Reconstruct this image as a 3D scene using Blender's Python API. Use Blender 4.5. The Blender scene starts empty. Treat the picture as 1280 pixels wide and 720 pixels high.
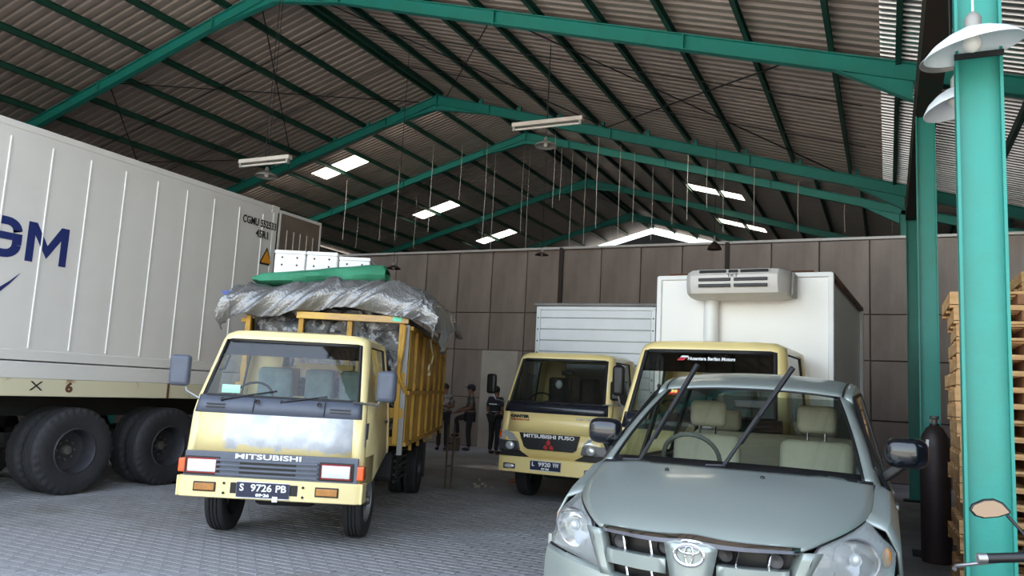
import bpy, bmesh, math, random
from math import sin, cos, pi, radians, sqrt, atan2, exp
from mathutils import Vector, Matrix, noise
R = random.Random(7)
SC = bpy.context.scene
COL = SC.collection
# ------------------------------------------------------------------ camera
CAMH = 1.6
F = 980.0
MR = Matrix(((0.90216816, -0.00889532, -0.4312928), (0.42826419, 0.13850246, 0.8929764), (0.05179181, -0.99032214, 0.12876206)))
cd = bpy.data.cameras.new('camera'); cam = bpy.data.objects.new('camera', cd); COL.objects.link(cam)
cd.sensor_width = 36.0; cd.lens = F / 1280 * 36.0; cd.clip_end = 500; cd.clip_start = 0.05
_rot = Matrix((MR.col[0], -MR.col[1], -MR.col[2])).transposed().to_4x4()
cam.matrix_world = Matrix.Translation((0, 0, CAMH)) @ _rot
SC.camera = cam
def at(px, py, depth):
    v = MR @ Vector(((px - 640) / F, (py - 360) / F, 1.0))
    return Vector((0, 0, CAMH)) + v * depth
def proj(p):
    c = MR.transposed() @ (Vector(p) - Vector((0, 0, CAMH)))
    return (640 + F * c.x / c.z, 360 + F * c.y / c.z, c.z)
# ------------------------------------------------------------------ world, sun, exposure
SC.view_settings.view_transform = 'Standard'; SC.view_settings.look = 'None'
SC.view_settings.gamma = 1.0; SC.view_settings.use_curve_mapping = False
SC.view_settings.exposure = 2.05
w = bpy.data.worlds.new('world'); SC.world = w; w.use_nodes = True
nt = w.node_tree; nt.nodes.clear()
sky = nt.nodes.new('ShaderNodeTexSky'); sky.sky_type = 'NISHITA'; sky.sun_disc = False
sky.sun_elevation = radians(58); sky.sun_rotation = radians(20); sky.air_density = 1.6; sky.dust_density = 3.5; sky.ozone_density = 1.0
bg = nt.nodes.new('ShaderNodeBackground'); bg.inputs['Strength'].default_value = 0.42
wo = nt.nodes.new('ShaderNodeOutputWorld')
hz = nt.nodes.new('ShaderNodeMix'); hz.data_type = 'RGBA'; hz.inputs[0].default_value = 0.55; hz.inputs[7].default_value = (1.55, 1.5, 1.42, 1)   # hazy tropical sky
nt.links.new(sky.outputs[0], hz.inputs[6]); nt.links.new(hz.outputs[2], bg.inputs[0]); nt.links.new(bg.outputs[0], wo.inputs[0])
sd = bpy.data.lights.new('sun_offscreen', 'SUN'); sd.energy = 5.0; sd.angle = radians(1.0); sd.color = (1.0, 0.95, 0.86)
sun = bpy.data.objects.new('sun_offscreen', sd); COL.objects.link(sun)
_s = Vector((sin(radians(20)) * cos(radians(58)), cos(radians(20)) * cos(radians(58)), sin(radians(58))))
sun.rotation_euler = _s.to_track_quat('Z', 'Y').to_euler(); sun.location = (10, 30, 40)
SC.cycles.diffuse_bounces = 7; SC.cycles.max_bounces = 14; SC.cycles.transparent_max_bounces = 16
SC.cycles.use_denoising = True
SC.cycles.caustics_reflective = False; SC.cycles.caustics_refractive = False
# ------------------------------------------------------------------ materials
def lin(c):
    return tuple(((v / 255) / 12.92 if v / 255 <= 0.04045 else (((v / 255) + 0.055) / 1.055) ** 2.4) for v in c)
MATS = {}
def mat(name, col, rough=0.5, metal=0.0, var=0.0, scale=5.0, bump=0.0, bscale=60.0, col2=None, thr=None, spec=0.5, coat=0.0, stretch=None, alpha=None):
    """plain or two-tone noisy principled material"""
    if name in MATS: return MATS[name]
    m = bpy.data.materials.new(name); m.use_nodes = True; MATS[name] = m
    n = m.node_tree; b = n.nodes['Principled BSDF']
    c = lin(col) + (1,)
    b.inputs['Base Color'].default_value = c; b.inputs['Roughness'].default_value = rough; b.inputs['Metallic'].default_value = metal
    b.inputs['Specular IOR Level'].default_value = spec; b.inputs['Coat Weight'].default_value = coat; b.inputs['Coat Roughness'].default_value = 0.08
    if var or col2 or bump:
        tc = n.nodes.new('ShaderNodeTexCoord'); mp = n.nodes.new('ShaderNodeMapping')
        n.links.new(tc.outputs['Object'], mp.inputs[0])
        if stretch: mp.inputs['Scale'].default_value = stretch
        nz = n.nodes.new('ShaderNodeTexNoise'); nz.inputs['Scale'].default_value = scale; nz.inputs['Detail'].default_value = 6; nz.inputs['Roughness'].default_value = 0.62
        n.links.new(mp.outputs[0], nz.inputs['Vector'])
        rp = n.nodes.new('ShaderNodeValToRGB')
        if col2:
            a, bb = thr if thr else (0.4, 0.65)
            rp.color_ramp.elements[0].position = a; rp.color_ramp.elements[1].position = bb
            rp.color_ramp.elements[0].color = c; rp.color_ramp.elements[1].color = lin(col2) + (1,)
        else:
            rp.color_ramp.elements[0].position = 0.3; rp.color_ramp.elements[1].position = 0.7
            rp.color_ramp.elements[0].color = tuple(v * (1 - var) for v in c[:3]) + (1,)
            rp.color_ramp.elements[1].color = tuple(min(1, v * (1 + var)) for v in c[:3]) + (1,)
        n.links.new(nz.outputs['Fac'], rp.inputs[0]); n.links.new(rp.outputs[0], b.inputs['Base Color'])
        if bump:
            nb = n.nodes.new('ShaderNodeTexNoise'); nb.inputs['Scale'].default_value = bscale; nb.inputs['Detail'].default_value = 4
            n.links.new(mp.outputs[0], nb.inputs['Vector'])
            bp = n.nodes.new('ShaderNodeBump'); bp.inputs['Strength'].default_value = bump; bp.inputs['Distance'].default_value = 0.02
            n.links.new(nb.outputs['Fac'], bp.inputs['Height']); n.links.new(bp.outputs[0], b.inputs['Normal'])
    return m
def glass_mat(name, tint, refl=0.12, haze=0.0, hazecol=(200, 205, 205)):
    m = bpy.data.materials.new(name); m.use_nodes = True; MATS[name] = m
    n = m.node_tree; n.nodes.clear()
    out = n.nodes.new('ShaderNodeOutputMaterial'); tr = n.nodes.new('ShaderNodeBsdfTransparent'); tr.inputs[0].default_value = tuple(tint) + (1,)
    gl = n.nodes.new('ShaderNodeBsdfGlossy'); gl.inputs['Roughness'].default_value = 0.02
    lw = n.nodes.new('ShaderNodeLayerWeight'); lw.inputs[0].default_value = 0.5
    pw = n.nodes.new('ShaderNodeMath'); pw.operation = 'POWER'; pw.inputs[1].default_value = 5.0; n.links.new(lw.outputs['Facing'], pw.inputs[0])
    ad = n.nodes.new('ShaderNodeMath'); ad.operation = 'ADD'; ad.inputs[1].default_value = refl; ad.use_clamp = True
    mx = n.nodes.new('ShaderNodeMixShader'); n.links.new(pw.outputs[0], ad.inputs[0]); n.links.new(ad.outputs[0], mx.inputs[0])
    src = tr
    if haze:
        df = n.nodes.new('ShaderNodeBsdfDiffuse'); df.inputs[0].default_value = lin(hazecol) + (1,)
        m2 = n.nodes.new('ShaderNodeMixShader'); m2.inputs[0].default_value = haze
        n.links.new(tr.outputs[0], m2.inputs[1]); n.links.new(df.outputs[0], m2.inputs[2]); src = m2
    n.links.new(src.outputs[0], mx.inputs[1]); n.links.new(gl.outputs[0], mx.inputs[2]); n.links.new(mx.outputs[0], out.inputs[0])
    return m
# ------------------------------------------------------------------ mesh building
class MB:
    def __init__(s): s.v = []; s.f = []
    def add(s, vs, fs):
        o = len(s.v); s.v += [tuple(q) for q in vs]; s.f += [tuple(i + o for i in q) for q in fs]; return s
    def box(s, x0, x1, y0, y1, z0, z1):
        return s.add([(x0, y0, z0), (x1, y0, z0), (x1, y1, z0), (x0, y1, z0), (x0, y0, z1), (x1, y0, z1), (x1, y1, z1), (x0, y1, z1)],
                     [(3, 2, 1, 0), (4, 5, 6, 7), (0, 1, 5, 4), (1, 2, 6, 5), (2, 3, 7, 6), (3, 0, 4, 7)])
    def cbox(s, c, d, rz=0.0, rx=0.0, ry=0.0):
        M = Matrix.Rotation(rz, 3, 'Z') @ Matrix.Rotation(ry, 3, 'Y') @ Matrix.Rotation(rx, 3, 'X')
        t = MB(); t.box(-d[0] / 2, d[0] / 2, -d[1] / 2, d[1] / 2, -d[2] / 2, d[2] / 2)
        return s.add([M @ Vector(q) + Vector(c) for q in t.v], t.f)
    def bar(s, p0, p1, wd, ht, up=(0, 0, 1)):
        p0, p1 = Vector(p0), Vector(p1); d = (p1 - p0).normalized(); u = Vector(up)
        sd_ = d.cross(u)
        if sd_.length < 1e-4: u = Vector((0, 1, 0)); sd_ = d.cross(u)
        sd_.normalize(); u = sd_.cross(d).normalized()
        a, b = sd_ * wd / 2, u * ht / 2
        return s.add([p0 - a - b, p0 + a - b, p0 + a + b, p0 - a + b, p1 - a - b, p1 + a - b, p1 + a + b, p1 - a + b],
                     [(3, 2, 1, 0), (4, 5, 6, 7), (0, 1, 5, 4), (1, 2, 6, 5), (2, 3, 7, 6), (3, 0, 4, 7)])
    def ibeam(s, p0, p1, wd, ht, tw=0.012, tf=0.014, up=(0, 0, 1)):
        p0, p1 = Vector(p0), Vector(p1); d = (p1 - p0).normalized(); u = Vector(up)
        sd_ = d.cross(u).normalized(); u = sd_.cross(d).normalized()
        s.bar(p0, p1, tw, ht, u); o = u * (ht / 2 - tf / 2)
        s.bar(p0 + o, p1 + o, wd, tf, u); s.bar(p0 - o, p1 - o, wd, tf, u); return s
    def tube(s, pts, r, n=8, closed=False, caps=True):
        pts = [Vector(q) for q in pts]; k = len(pts); rings = []; prev = None
        for i, q in enumerate(pts):
            if closed: d = pts[(i + 1) % k] - pts[i - 1]
            else: d = pts[min(i + 1, k - 1)] - pts[max(i - 1, 0)]
            d.normalize()
            if prev is None:
                u = Vector((0, 0, 1)) if abs(d.z) < 0.9 else Vector((1, 0, 0))
                a = d.cross(u).normalized()
            else:
                a = prev - d * prev.dot(d); a.normalize()
            prev = a; b = d.cross(a); rr = r[i] if isinstance(r, (list, tuple)) else r
            rings.append([q + (a * cos(2 * pi * j / n) + b * sin(2 * pi * j / n)) * rr for j in range(n)])
        o = len(s.v)
        for g in rings: s.v += [tuple(q) for q in g]
        for i in range(k if closed else k - 1):
            i2 = (i + 1) % k
            for j in range(n):
                s.f.append((o + i * n + j, o + i * n + (j + 1) % n, o + i2 * n + (j + 1) % n, o + i2 * n + j))
        if caps and not closed:
            s.f.append(tuple(o + j for j in range(n))[::-1]); s.f.append(tuple(o + (k - 1) * n + j for j in range(n)))
        return s
    def lathe(s, prof, n=24, c=(0, 0, 0), axis='Z', lug=None, close=False):
        """prof: (radius, height) list"""
        o = len(s.v); k = len(prof); c = Vector(c)
        for i, (r, hh) in enumerate(prof):
            for j in range(n):
                rr = r
                if lug and i in lug: rr = r - (lug[i] if (j // 2) % 2 else 0)
                a = 2 * pi * j / n; p, q = rr * cos(a), rr * sin(a)
                v = (p, q, hh) if axis == 'Z' else ((hh, p, q) if axis == 'X' else (q, hh, p))
                s.v.append(tuple(c + Vector(v)))
        for i in range(k - 1):
            for j in range(n):
                s.f.append((o + i * n + j, o + i * n + (j + 1) % n, o + (i + 1) * n + (j + 1) % n, o + (i + 1) * n + j))
        if close:
            s.f.append(tuple(o + j for j in range(n))[::-1]); s.f.append(tuple(o + (k - 1) * n + j for j in range(n)))
        return s
    def prism(s, poly, off):
        """3D polygon extruded by vector"""
        n = len(poly); off = Vector(off); vs = [Vector(q) for q in poly]; vs += [q + off for q in vs]
        fs = [tuple(range(n))[::-1], tuple(range(n, 2 * n))] + [(i, (i + 1) % n, n + (i + 1) % n, n + i) for i in range(n)]
        return s.add(vs, fs)
    def grid(s, P):
        nr, nc = len(P), len(P[0]); o = len(s.v)
        for r in P: s.v += [tuple(q) for q in r]
        for i in range(nr - 1):
            for j in range(nc - 1):
                s.f.append((o + i * nc + j, o + i * nc + j + 1, o + (i + 1) * nc + j + 1, o + (i + 1) * nc + j))
        return s
    def sphere(s, c, r, n=12, m=8, sc=(1, 1, 1)):
        pr = [(max(1e-4, sin(pi * i / m)), -cos(pi * i / m)) for i in range(m + 1)]
        t = MB(); t.lathe(pr, n); return s.add([Vector((q[0] * r * sc[0], q[1] * r * sc[1], q[2] * r * sc[2])) + Vector(c) for q in t.v], t.f)
    def mesh(s, name):
        me = bpy.data.meshes.new(name); me.from_pydata(s.v, [], s.f); me.validate(); 
        bm = bmesh.new(); bm.from_mesh(me); bmesh.ops.recalc_face_normals(bm, faces=bm.faces); bm.to_mesh(me); bm.free(); me.update(); return me
    def build(s, name, m, parent=None, smooth=False, bevel=0.0, solid=0.0, sub=0, segs=2, loc=None):
        me = s.mesh(name); o = link(name, me, m, parent)
        if loc is not None: o.location = loc
        finish(o, smooth, bevel, solid, sub, segs); return o
def link(name, me, m, parent=None):
    o = bpy.data.objects.new(name, me); COL.objects.link(o)
    if m is not None and me is not None and not me.materials: me.materials.append(m)
    if parent is not None: o.parent = parent
    return o
def finish(o, smooth=False, bevel=0.0, solid=0.0, sub=0, segs=2):
    me = o.data
    if solid:
        k = o.modifiers.new('solid', 'SOLIDIFY'); k.thickness = solid; k.offset = 0
    if bevel:
        k = o.modifiers.new('bevel', 'BEVEL'); k.width = bevel; k.segments = segs; k.limit_method = 'ANGLE'; k.angle_limit = radians(40)
    if sub:
        k = o.modifiers.new('sub', 'SUBSURF'); k.levels = sub; k.render_levels = sub
    if smooth:
        me.polygons.foreach_set('use_smooth', [True] * len(me.polygons))
        if not sub:
            try: me.set_sharp_from_angle(angle=radians(35))
            except Exception: pass
def tag(o, label, cat, group=None):
    o['label'] = label; o['category'] = cat
    if group: o['group'] = group
    return o
def thing(name, label, cat, loc=(0, 0, 0), rz=0.0, group=None):
    o = bpy.data.objects.new(name, None); COL.objects.link(o); o.empty_display_size = 0.2
    o.location = loc; o.rotation_euler = (0, 0, rz); tag(o, label, cat, group); return o
def struct(o): o['kind'] = 'structure'; return o
def dup(root, loc=None, rz=None, label=None):
    r = root.copy(); COL.objects.link(r)
    if loc is not None: r.location = loc
    if rz is not None: r.rotation_euler = (0, 0, rz)
    if label: r['label'] = label
    for ch in list(root.children):
        c = ch.copy(); COL.objects.link(c); c.parent = r; c.matrix_parent_inverse = ch.matrix_parent_inverse.copy()
        for g in list(ch.children):
            d = g.copy(); COL.objects.link(d); d.parent = c; d.matrix_parent_inverse = g.matrix_parent_inverse.copy()
    return r
def text(name, body, size, m, parent, loc, rot=(pi / 2, 0, 0), sx=1.0, bold=0.0, align='CENTER', extrude=0.0015, shear=0.0, width=None):
    cu = bpy.data.curves.new(name, 'FONT'); cu.body = body; cu.size = size; cu.align_x = align; cu.align_y = 'CENTER'; cu.offset = bold; cu.extrude = extrude; cu.shear = shear; cu.resolution_u = 3
    t = bpy.data.objects.new('tmp', cu); COL.objects.link(t)
    bpy.context.view_layer.update()
    me = bpy.data.meshes.new_from_object(t.evaluated_get(bpy.context.evaluated_depsgraph_get())); bpy.data.objects.remove(t)
    me.name = name
    if width:
        xs = [v.co.x for v in me.vertices]; sx = width / (max(xs) - min(xs))
    me.materials.clear(); o = link(name, me, m, parent); o.location = loc; o.rotation_euler = rot; o.scale = (sx, 1, 1); return o
# palette
m_floor = None
m_teal = mat('teal_paint', (34, 138, 126), 0.45, 0, 0.12, 2.5, 0.05, 40, col2=(42, 126, 112), thr=(0.45, 0.8))
m_tealb = m_teal
m_green = m_teal
m_green2 = m_teal
m_dkgreen = mat('purlin_green_paint', (28, 76, 62), 0.6, 0, 0.25, 1.2)
m_rusty = mat('rusty_brown_steel', (58, 46, 38), 0.8, 0.1, 0, 3, 0.1, 30, col2=(34, 52, 40), thr=(0.45, 0.6))
m_sheetA = mat('roof_sheet_paint', (166, 153, 143), 0.5, 0.2, 0.14, 0.9)
m_sheetB = mat('zinc_sheet', (168, 160, 153), 0.42, 0.3, 0.14, 0.9)
m_zinc = mat('bright_zinc_sheet', (200, 200, 200), 0.3, 0.75, 0.15, 1.2)
m_conc = mat('concrete_panel', (116, 102, 91), 0.9, 0, 0, 1.1, 0.15, 25, col2=(146, 131, 119), thr=(0.32, 0.7), stretch=(1.6, 1, 0.35))
m_concd = mat('concrete_core', (112, 98, 87), 0.95)
m_black = mat('black_plastic', (18, 18, 20), 0.45, 0, 0.2, 6)
m_rubber = mat('tyre_rubber', (40, 40, 44), 0.75, 0, 0.25, 5, 0.08, 60)
m_chass = mat('dark_chassis', (34, 34, 36), 0.7, 0.1, 0.3, 5)
m_steel = mat('bare_steel', (150, 150, 150), 0.35, 0.8, 0.15, 8)
m_chrome = mat('chrome', (225, 225, 228), 0.08, 1.0)
m_white = mat('white_paint', (232, 232, 232), 0.4, 0, 0.04, 2)
m_plate = mat('plate_navy', (28, 34, 62), 0.4, 0, 0.15, 9)
m_wtext = mat('white_print', (238, 240, 242), 0.5)
m_wood = mat('pallet_wood', (196, 148, 98), 0.8, 0, 0, 4, 0.1, 40, col2=(226, 186, 134), thr=(0.35, 0.7), stretch=(1, 1, 4))
m_wood2 = mat('pallet_wood_dark', (150, 106, 74), 0.85, 0, 0.2, 5)
g_clear = glass_mat('clear_glass', (0.86, 0.9, 0.88), 0.05)
g_dark = glass_mat('tinted_glass', (0.42, 0.47, 0.46), 0.05)
g_band = glass_mat('black_tint_film', (0.035, 0.035, 0.035), 0.03)
# ------------------------------------------------------------------ the building
XA, SA, ZA = -10.12, 0.288, 8.70      # front hall: ridge x, roof slope, rafter centre height at the ridge
XB, SB, ZB = -10.5, 0.28, 9.77        # rear hall, about a metre higher
def zA(x): return ZA - SA * abs(x - XA)
def zB(x): return ZB - SB * abs(x - XB)
XC = 0.435; XL = -20.7; XR = 6.2
YF = [4.5, 10.3, 16.1]; YB = [22.2, 27.9, 33.8]; YEND = 37.4
# ground outside and floor inside
m_ground = mat('outdoor_concrete', (150, 146, 140), 0.9, 0, 0.12, 0.6)
g = MB(); g.add([(-70, -60, -0.03), (60, -60, -0.03), (60, 2.6, -0.03), (-70, 2.6, -0.03)], [(0, 1, 2, 3)])
g.add([(-70, 2.6, -0.03), (XL - 0.4, 2.6, -0.03), (XL - 0.4, 80, -0.03), (-70, 80, -0.03)], [(0, 1, 2, 3)])
g.add([(XR + 0.3, 2.6, -0.03), (60, 2.6, -0.03), (60, 80, -0.03), (XR + 0.3, 80, -0.03)], [(0, 1, 2, 3)])
struct(g.build('ground', m_ground))
def floor_mat(name, brick):
    m = bpy.data.materials.new(name); m.use_nodes = True; n = m.node_tree; b = n.nodes['Principled BSDF']; b.inputs['Roughness'].default_value = 0.85
    tc = n.nodes.new('ShaderNodeTexCoord')
    nz = n.nodes.new('ShaderNodeTexNoise'); nz.inputs['Scale'].default_value = 0.45; nz.inputs['Detail'].default_value = 8; nz.inputs['Roughness'].default_value = 0.65
    n.links.new(tc.outputs['Object'], nz.inputs['Vector'])
    rp = n.nodes.new('ShaderNodeValToRGB'); e = rp.color_ramp.elements
    e[0].position = 0.35; e[0].color = lin((128, 124, 122)) + (1,); e[1].position = 0.62; e[1].color = lin((166, 167, 172)) + (1,)
    n.links.new(nz.outputs['Fac'], rp.inputs[0])
    n2 = n.nodes.new('ShaderNodeTexNoise'); n2.inputs['Scale'].default_value = 35; n2.inputs['Detail'].default_value = 3
    n.links.new(tc.outputs['Object'], n2.inputs['Vector'])
    mx = n.nodes.new('ShaderNodeMix'); mx.data_type = 'RGBA'; mx.blend_type = 'MULTIPLY'; mx.inputs[0].default_value = 0.45
    n.links.new(rp.outputs[0], mx.inputs[6]); n.links.new(n2.outputs['Fac'], mx.inputs[7])
    last = mx.outputs[2]
    if brick:
        bt = n.nodes.new('ShaderNodeTexBrick'); bt.inputs['Scale'].default_value = 1.0; bt.inputs['Brick Width'].default_value = 0.21; bt.inputs['Row Height'].default_value = 0.105; bt.inputs['Mortar Size'].default_value = 0.005
        bt.inputs['Color1'].default_value = (1, 1, 1, 1); bt.inputs['Color2'].default_value = (0.86, 0.86, 0.86, 1); bt.inputs['Mortar'].default_value = (0.72, 0.72, 0.72, 1)
        n.links.new(tc.outputs['Object'], bt.inputs['Vector'])
        m3 = n.nodes.new('ShaderNodeMix'); m3.data_type = 'RGBA'; m3.blend_type = 'MULTIPLY'; m3.inputs[0].default_value = 0.7
        n.links.new(last, m3.inputs[6]); n.links.new(bt.outputs['Color'], m3.inputs[7]); last = m3.outputs[2]
    n.links.new(last, b.inputs['Base Color'])
    bp = n.nodes.new('ShaderNodeBump'); bp.inputs['Strength'].default_value = 0.3; bp.inputs['Distance'].default_value = 0.01
    n.links.new(n2.outputs['Fac'], bp.inputs['Height']); n.links.new(bp.outputs[0], b.inputs['Normal'])
    return m
m_floorb = floor_mat('floor_paving', True); m_pav = floor_mat('paver_concrete', False)
m_joint = mat('paver_joint_sand', (96, 92, 90), 0.95)
floor = struct(MB().box(XL - 0.4, XR + 0.3, 2.6, YEND + 0.4, -0.2, -0.004).build('floor', m_floorb))
pav = []
PX0, PX1, PY0, PY1 = -12.0, -1.2, 3.4, 11.0
row = 0; y = PY0
while y < PY1:
    x = PX0 + (0.105 if row % 2 else 0)
    while x < PX1:
        q = proj((x, y, 0))
        if -260 < q[0] < 1000 and q[1] < 960: pav.append((q[2], x, y, 0 < q[0] < 690 and q[1] < 716))
        x += 0.21
    y += 0.105; row += 1
def paver_mesh(mb, x, y, dz, tx=0, ty=0):
    a, b, e = 0.1025, 0.0500, 0.005
    mb.add([(x - a, y - b, -0.006), (x + a, y - b, -0.006), (x + a, y + b, -0.006), (x - a, y + b, -0.006),
            (x - a + e, y - b + e, 0.004 + dz - tx - ty), (x + a - e, y - b + e, 0.004 + dz + tx - ty), (x + a - e, y + b - e, 0.004 + dz + tx + ty), (x - a + e, y + b - e, 0.004 + dz - tx + ty)],
           [(4, 5, 6, 7), (0, 1, 5, 4), (1, 2, 6, 5), (2, 3, 7, 6), (3, 0, 4, 7)])
near = sorted([p for p in pav if p[3]])[:300]; nset = set((p[1], p[2]) for p in near)
pm = []
for k in range(5):
    t = MB(); paver_mesh(t, 0, 0, R.uniform(-0.0015, 0.001), R.uniform(-.0012, .0012), R.uniform(-.0012, .0012)); me = t.mesh('paver'); me.materials.append(m_pav); pm.append(me)
for p in near:
    o = link('paver', R.choice(pm), None, floor); o.location = (p[1], p[2], 0)
t = MB()
for p in pav:
    if (p[1], p[2]) not in nset: paver_mesh(t, p[1], p[2], R.uniform(-0.0015, 0.001), R.uniform(-.0012, .0012), R.uniform(-.0012, .0012))
o = t.build('paving', m_pav, floor); o['kind'] = 'stuff'
# ---- walls
wb = struct(MB().box(XL, XR, 19.57, 19.72, -0.004, 5.46).build('wall_back', m_concd))
rowsz = [(0.0, 1.34), (1.34, 2.67), (2.67, 3.72), (3.72, 5.46)]
pmesh = []
for (z0, z1) in rowsz:
    t = MB(); t.box(0.012, 1.068, 0, 0.09, 0.01, z1 - z0 - 0.012); me = t.mesh('concrete_panel'); me.materials.append(m_conc); pmesh.append(me)
for k in range(-8, 16):
    x0 = -11.15 + 1.08 * k
    for i, (z0, z1) in enumerate(rowsz):
        o = link('concrete_panel', pmesh[i], None, wb); o.location = (x0, 19.5 + R.uniform(-.012, .008), z0); finish(o, bevel=0.008, segs=1)
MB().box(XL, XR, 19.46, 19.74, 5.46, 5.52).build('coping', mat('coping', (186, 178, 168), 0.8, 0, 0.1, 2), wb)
for x in (-7.97, -3.55): MB().box(x - 0.05, x + 0.05, 19.45, 19.5, 0, 5.5).build('wall_post', mat('wall_post', (52, 42, 36), 0.8), wb)
MB().box(-10.22, -9.12, 19.46, 19.5, 0, 2.66).build('patch_panel', mat('patch_panel', (176, 164, 150), 0.85, 0, 0.12, 1.5), wb)
m_wall = mat('side_wall_sheet', (128, 122, 116), 0.6, 0.1, 0.1, 0.7)
struct(MB().box(XL - 0.35, XL - 0.2, 2.6, 16.6, -0.004, zA(XL) + 0.1).box(XL - 0.35, XL - 0.2, 16.6, YEND, -0.004, zB(XL) + 0.1).build('wall_left', m_wall))
struct(MB().box(XR, XR + 0.15, 2.8, 16.6, -0.004, zA(XR) + 0.15).box(XR, XR + 0.15, 16.6, YEND, -0.004, zB(XR) + 0.15).build('wall_right', m_wall))
t = MB(); poly = [(XL - 0.3, YEND, 0), (XR, YEND, 0), (XR, YEND, zB(XR) - 0.1), (XB, YEND, ZB - 0.12), (XL - 0.3, YEND, zB(XL) - 0.1)]
t.prism(poly, (0, 0.12, 0)); struct(t.build('wall_far', mat('gable_wall', (120, 124, 132), 0.7)))
struct(MB().box(2.2, XR + 0.15, 2.62, 2.76, -0.004, zA(XR) + 0.3).box(XL - 0.35, -12.4, 2.62, 2.76, -0.004, 6.0).build('added_shade_wall', m_wall))  # unseen walls either side of the front opening, added to darken the hall
# ---- roof sheets
def sheet_mesh(name, x0, x1, zf, wid, nrib, hgt, up, m, z_off):
    t = MB(); pt = []; p = wid / nrib
    for k in range(nrib):
        b = k * p; pt += [(b, 0), (b + p * 0.52, 0), (b + p * 0.64, hgt), (b + p * 0.88, hgt)]
    pt.append((wid + 0.002, 0))
    n = len(pt)
    for x in (x0, x1): t.v += [(x, q[0], zf(x) + z_off + q[1]) for q in pt]
    t.f += [(i, i + 1, n + i + 1, n + i) for i in range(n - 1)]
    me = bpy.data.meshes.new(name); me.from_pydata(t.v, [], t.f)
    if me.polygons[0].normal.z < 0: me.flip_normals()
    me.update(); me.materials.append(m); return me
ceil = struct(MB().bar((XA, 2.8, ZA + 0.30), (XA, 16.35, ZA + 0.30), 0.5, 0.02).build('ceiling', m_sheetA))
OFFA = 0.245
WA = 0.78
mAL = sheet_mesh('roof_sheet', XA, XL - 0.5, zA, WA, 4, 0.035, 1, m_sheetA, OFFA)
mAR = sheet_mesh('roof_sheet', XA, 0.12, zA, WA, 4, 0.035, 1, m_sheetA, OFFA)
mAE = sheet_mesh('roof_sheet', -0.05, XR + 0.3, zA, WA, 6, 0.05, 1, m_zinc, OFFA - 0.055)
y = 2.8
while y < 16.3:
    for me in (mAL, mAR, mAE): link('roof_sheet', me, None, ceil).location = (0, y, 0)
    y += WA
OFFB = 0.245; WB = 0.76; ys = 17.18
SKY = {3, 11, 18}
mBL = sheet_mesh('roof_sheet', XB, XL - 0.5, zB, WB, 5, 0.04, 1, m_sheetB, OFFB); mBR = sheet_mesh('roof_sheet', XB, XR + 0.3, zB, WB, 5, 0.04, 1, m_sheetB, OFFB)
cuts = [sheet_mesh('roof_sheet', a, b, zB, WB, 5, 0.04, 1, m_sheetB, OFFB) for a, b in ((XB, -15.15), (-16.85, XL - 0.5), (XB, -6.1), (-4.25, XR + 0.3))]
m_sky = bpy.data.materials.new('translucent_skylight'); m_sky.use_nodes = True; n = m_sky.node_tree; n.nodes.clear()
_o = n.nodes.new('ShaderNodeOutputMaterial'); _t = n.nodes.new('ShaderNodeBsdfTranslucent'); _t.inputs[0].default_value = lin((255, 246, 226)) + (1,)
_d = n.nodes.new('ShaderNodeBsdfTransparent'); _d.inputs[0].default_value = (1, 0.97, 0.9, 1)
_m = n.nodes.new('ShaderNodeMixShader'); _m.inputs[0].default_value = 0.04
n.links.new(_t.outputs[0], _m.inputs[1]); n.links.new(_d.outputs[0], _m.inputs[2]); n.links.new(_m.outputs[0], _o.inputs[0])
skm = [sheet_mesh('skylight_panel', a, b, zB, WB, 5, 0.04, 1, m_sky, OFFB) for a, b in ((-16.85, -16.02), (-15.96, -15.15), (-6.1, -5.2), (-5.14, -4.25))]
k = 0
while ys + WB * k < YEND + 0.2:
    for me in (cuts if k in SKY else (mBL, mBR)): link('roof_sheet', me, None, ceil).location = (0, ys + WB * k, 0)
    if k in SKY:
        for me in skm: link('skylight_panel', me, None, ceil).location = (0, ys + WB * k, 0)
    k += 1
MB().bar((XB, 17.18, ZB + 0.31), (XB, YEND + 0.4, ZB + 0.31), 0.5, 0.02).build('ridge_cap', m_sheetB, ceil)
# ---- purlins
def purlin(x, zf, y0, y1, m, off=0.18):
    t = MB(); z = zf(x) + off
    t.box(-0.03, 0.03, y0, y1, -0.065, -0.057).box(-0.03, 0.03, y0, y1, 0.052, 0.06).box(-0.03, -0.022, y0, y1, -0.06, 0.055)
    o = t.build('purlin', m, ceil); o.location = (x, 0, z); return o
for i in range(11):
    for s in (-1, 1):
        x = XA + s * (1.13 + 1.046 * (i)) if i else XA + s * 0.1
        if i: x = XA + s * (0.1 + 1.045 * i)
        if s < 0 and x < XL: continue
        purlin(x, zA, 2.8, 16.2, m_dkgreen)
for x in (1.6, 2.8, 4.0, 5.2): purlin(x, zA, 2.8, 16.2, m_dkgreen, 0.14)
purlin(0.15, zA, 2.8, 16.2, m_dkgreen, 0.14)
for i in range(16):
    for s in (-1, 1):
        x = XB + s * (0.12 + 1.09 * i)
        if x < XL - 0.2 or x > XR: continue
        purlin(x, zB, 17.18, YEND, m_dkgreen)
MB().box(0.33, 0.57, 2.8, 16.25, 5.12, 5.5).build('eave_beam', m_rusty, ceil)
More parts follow.
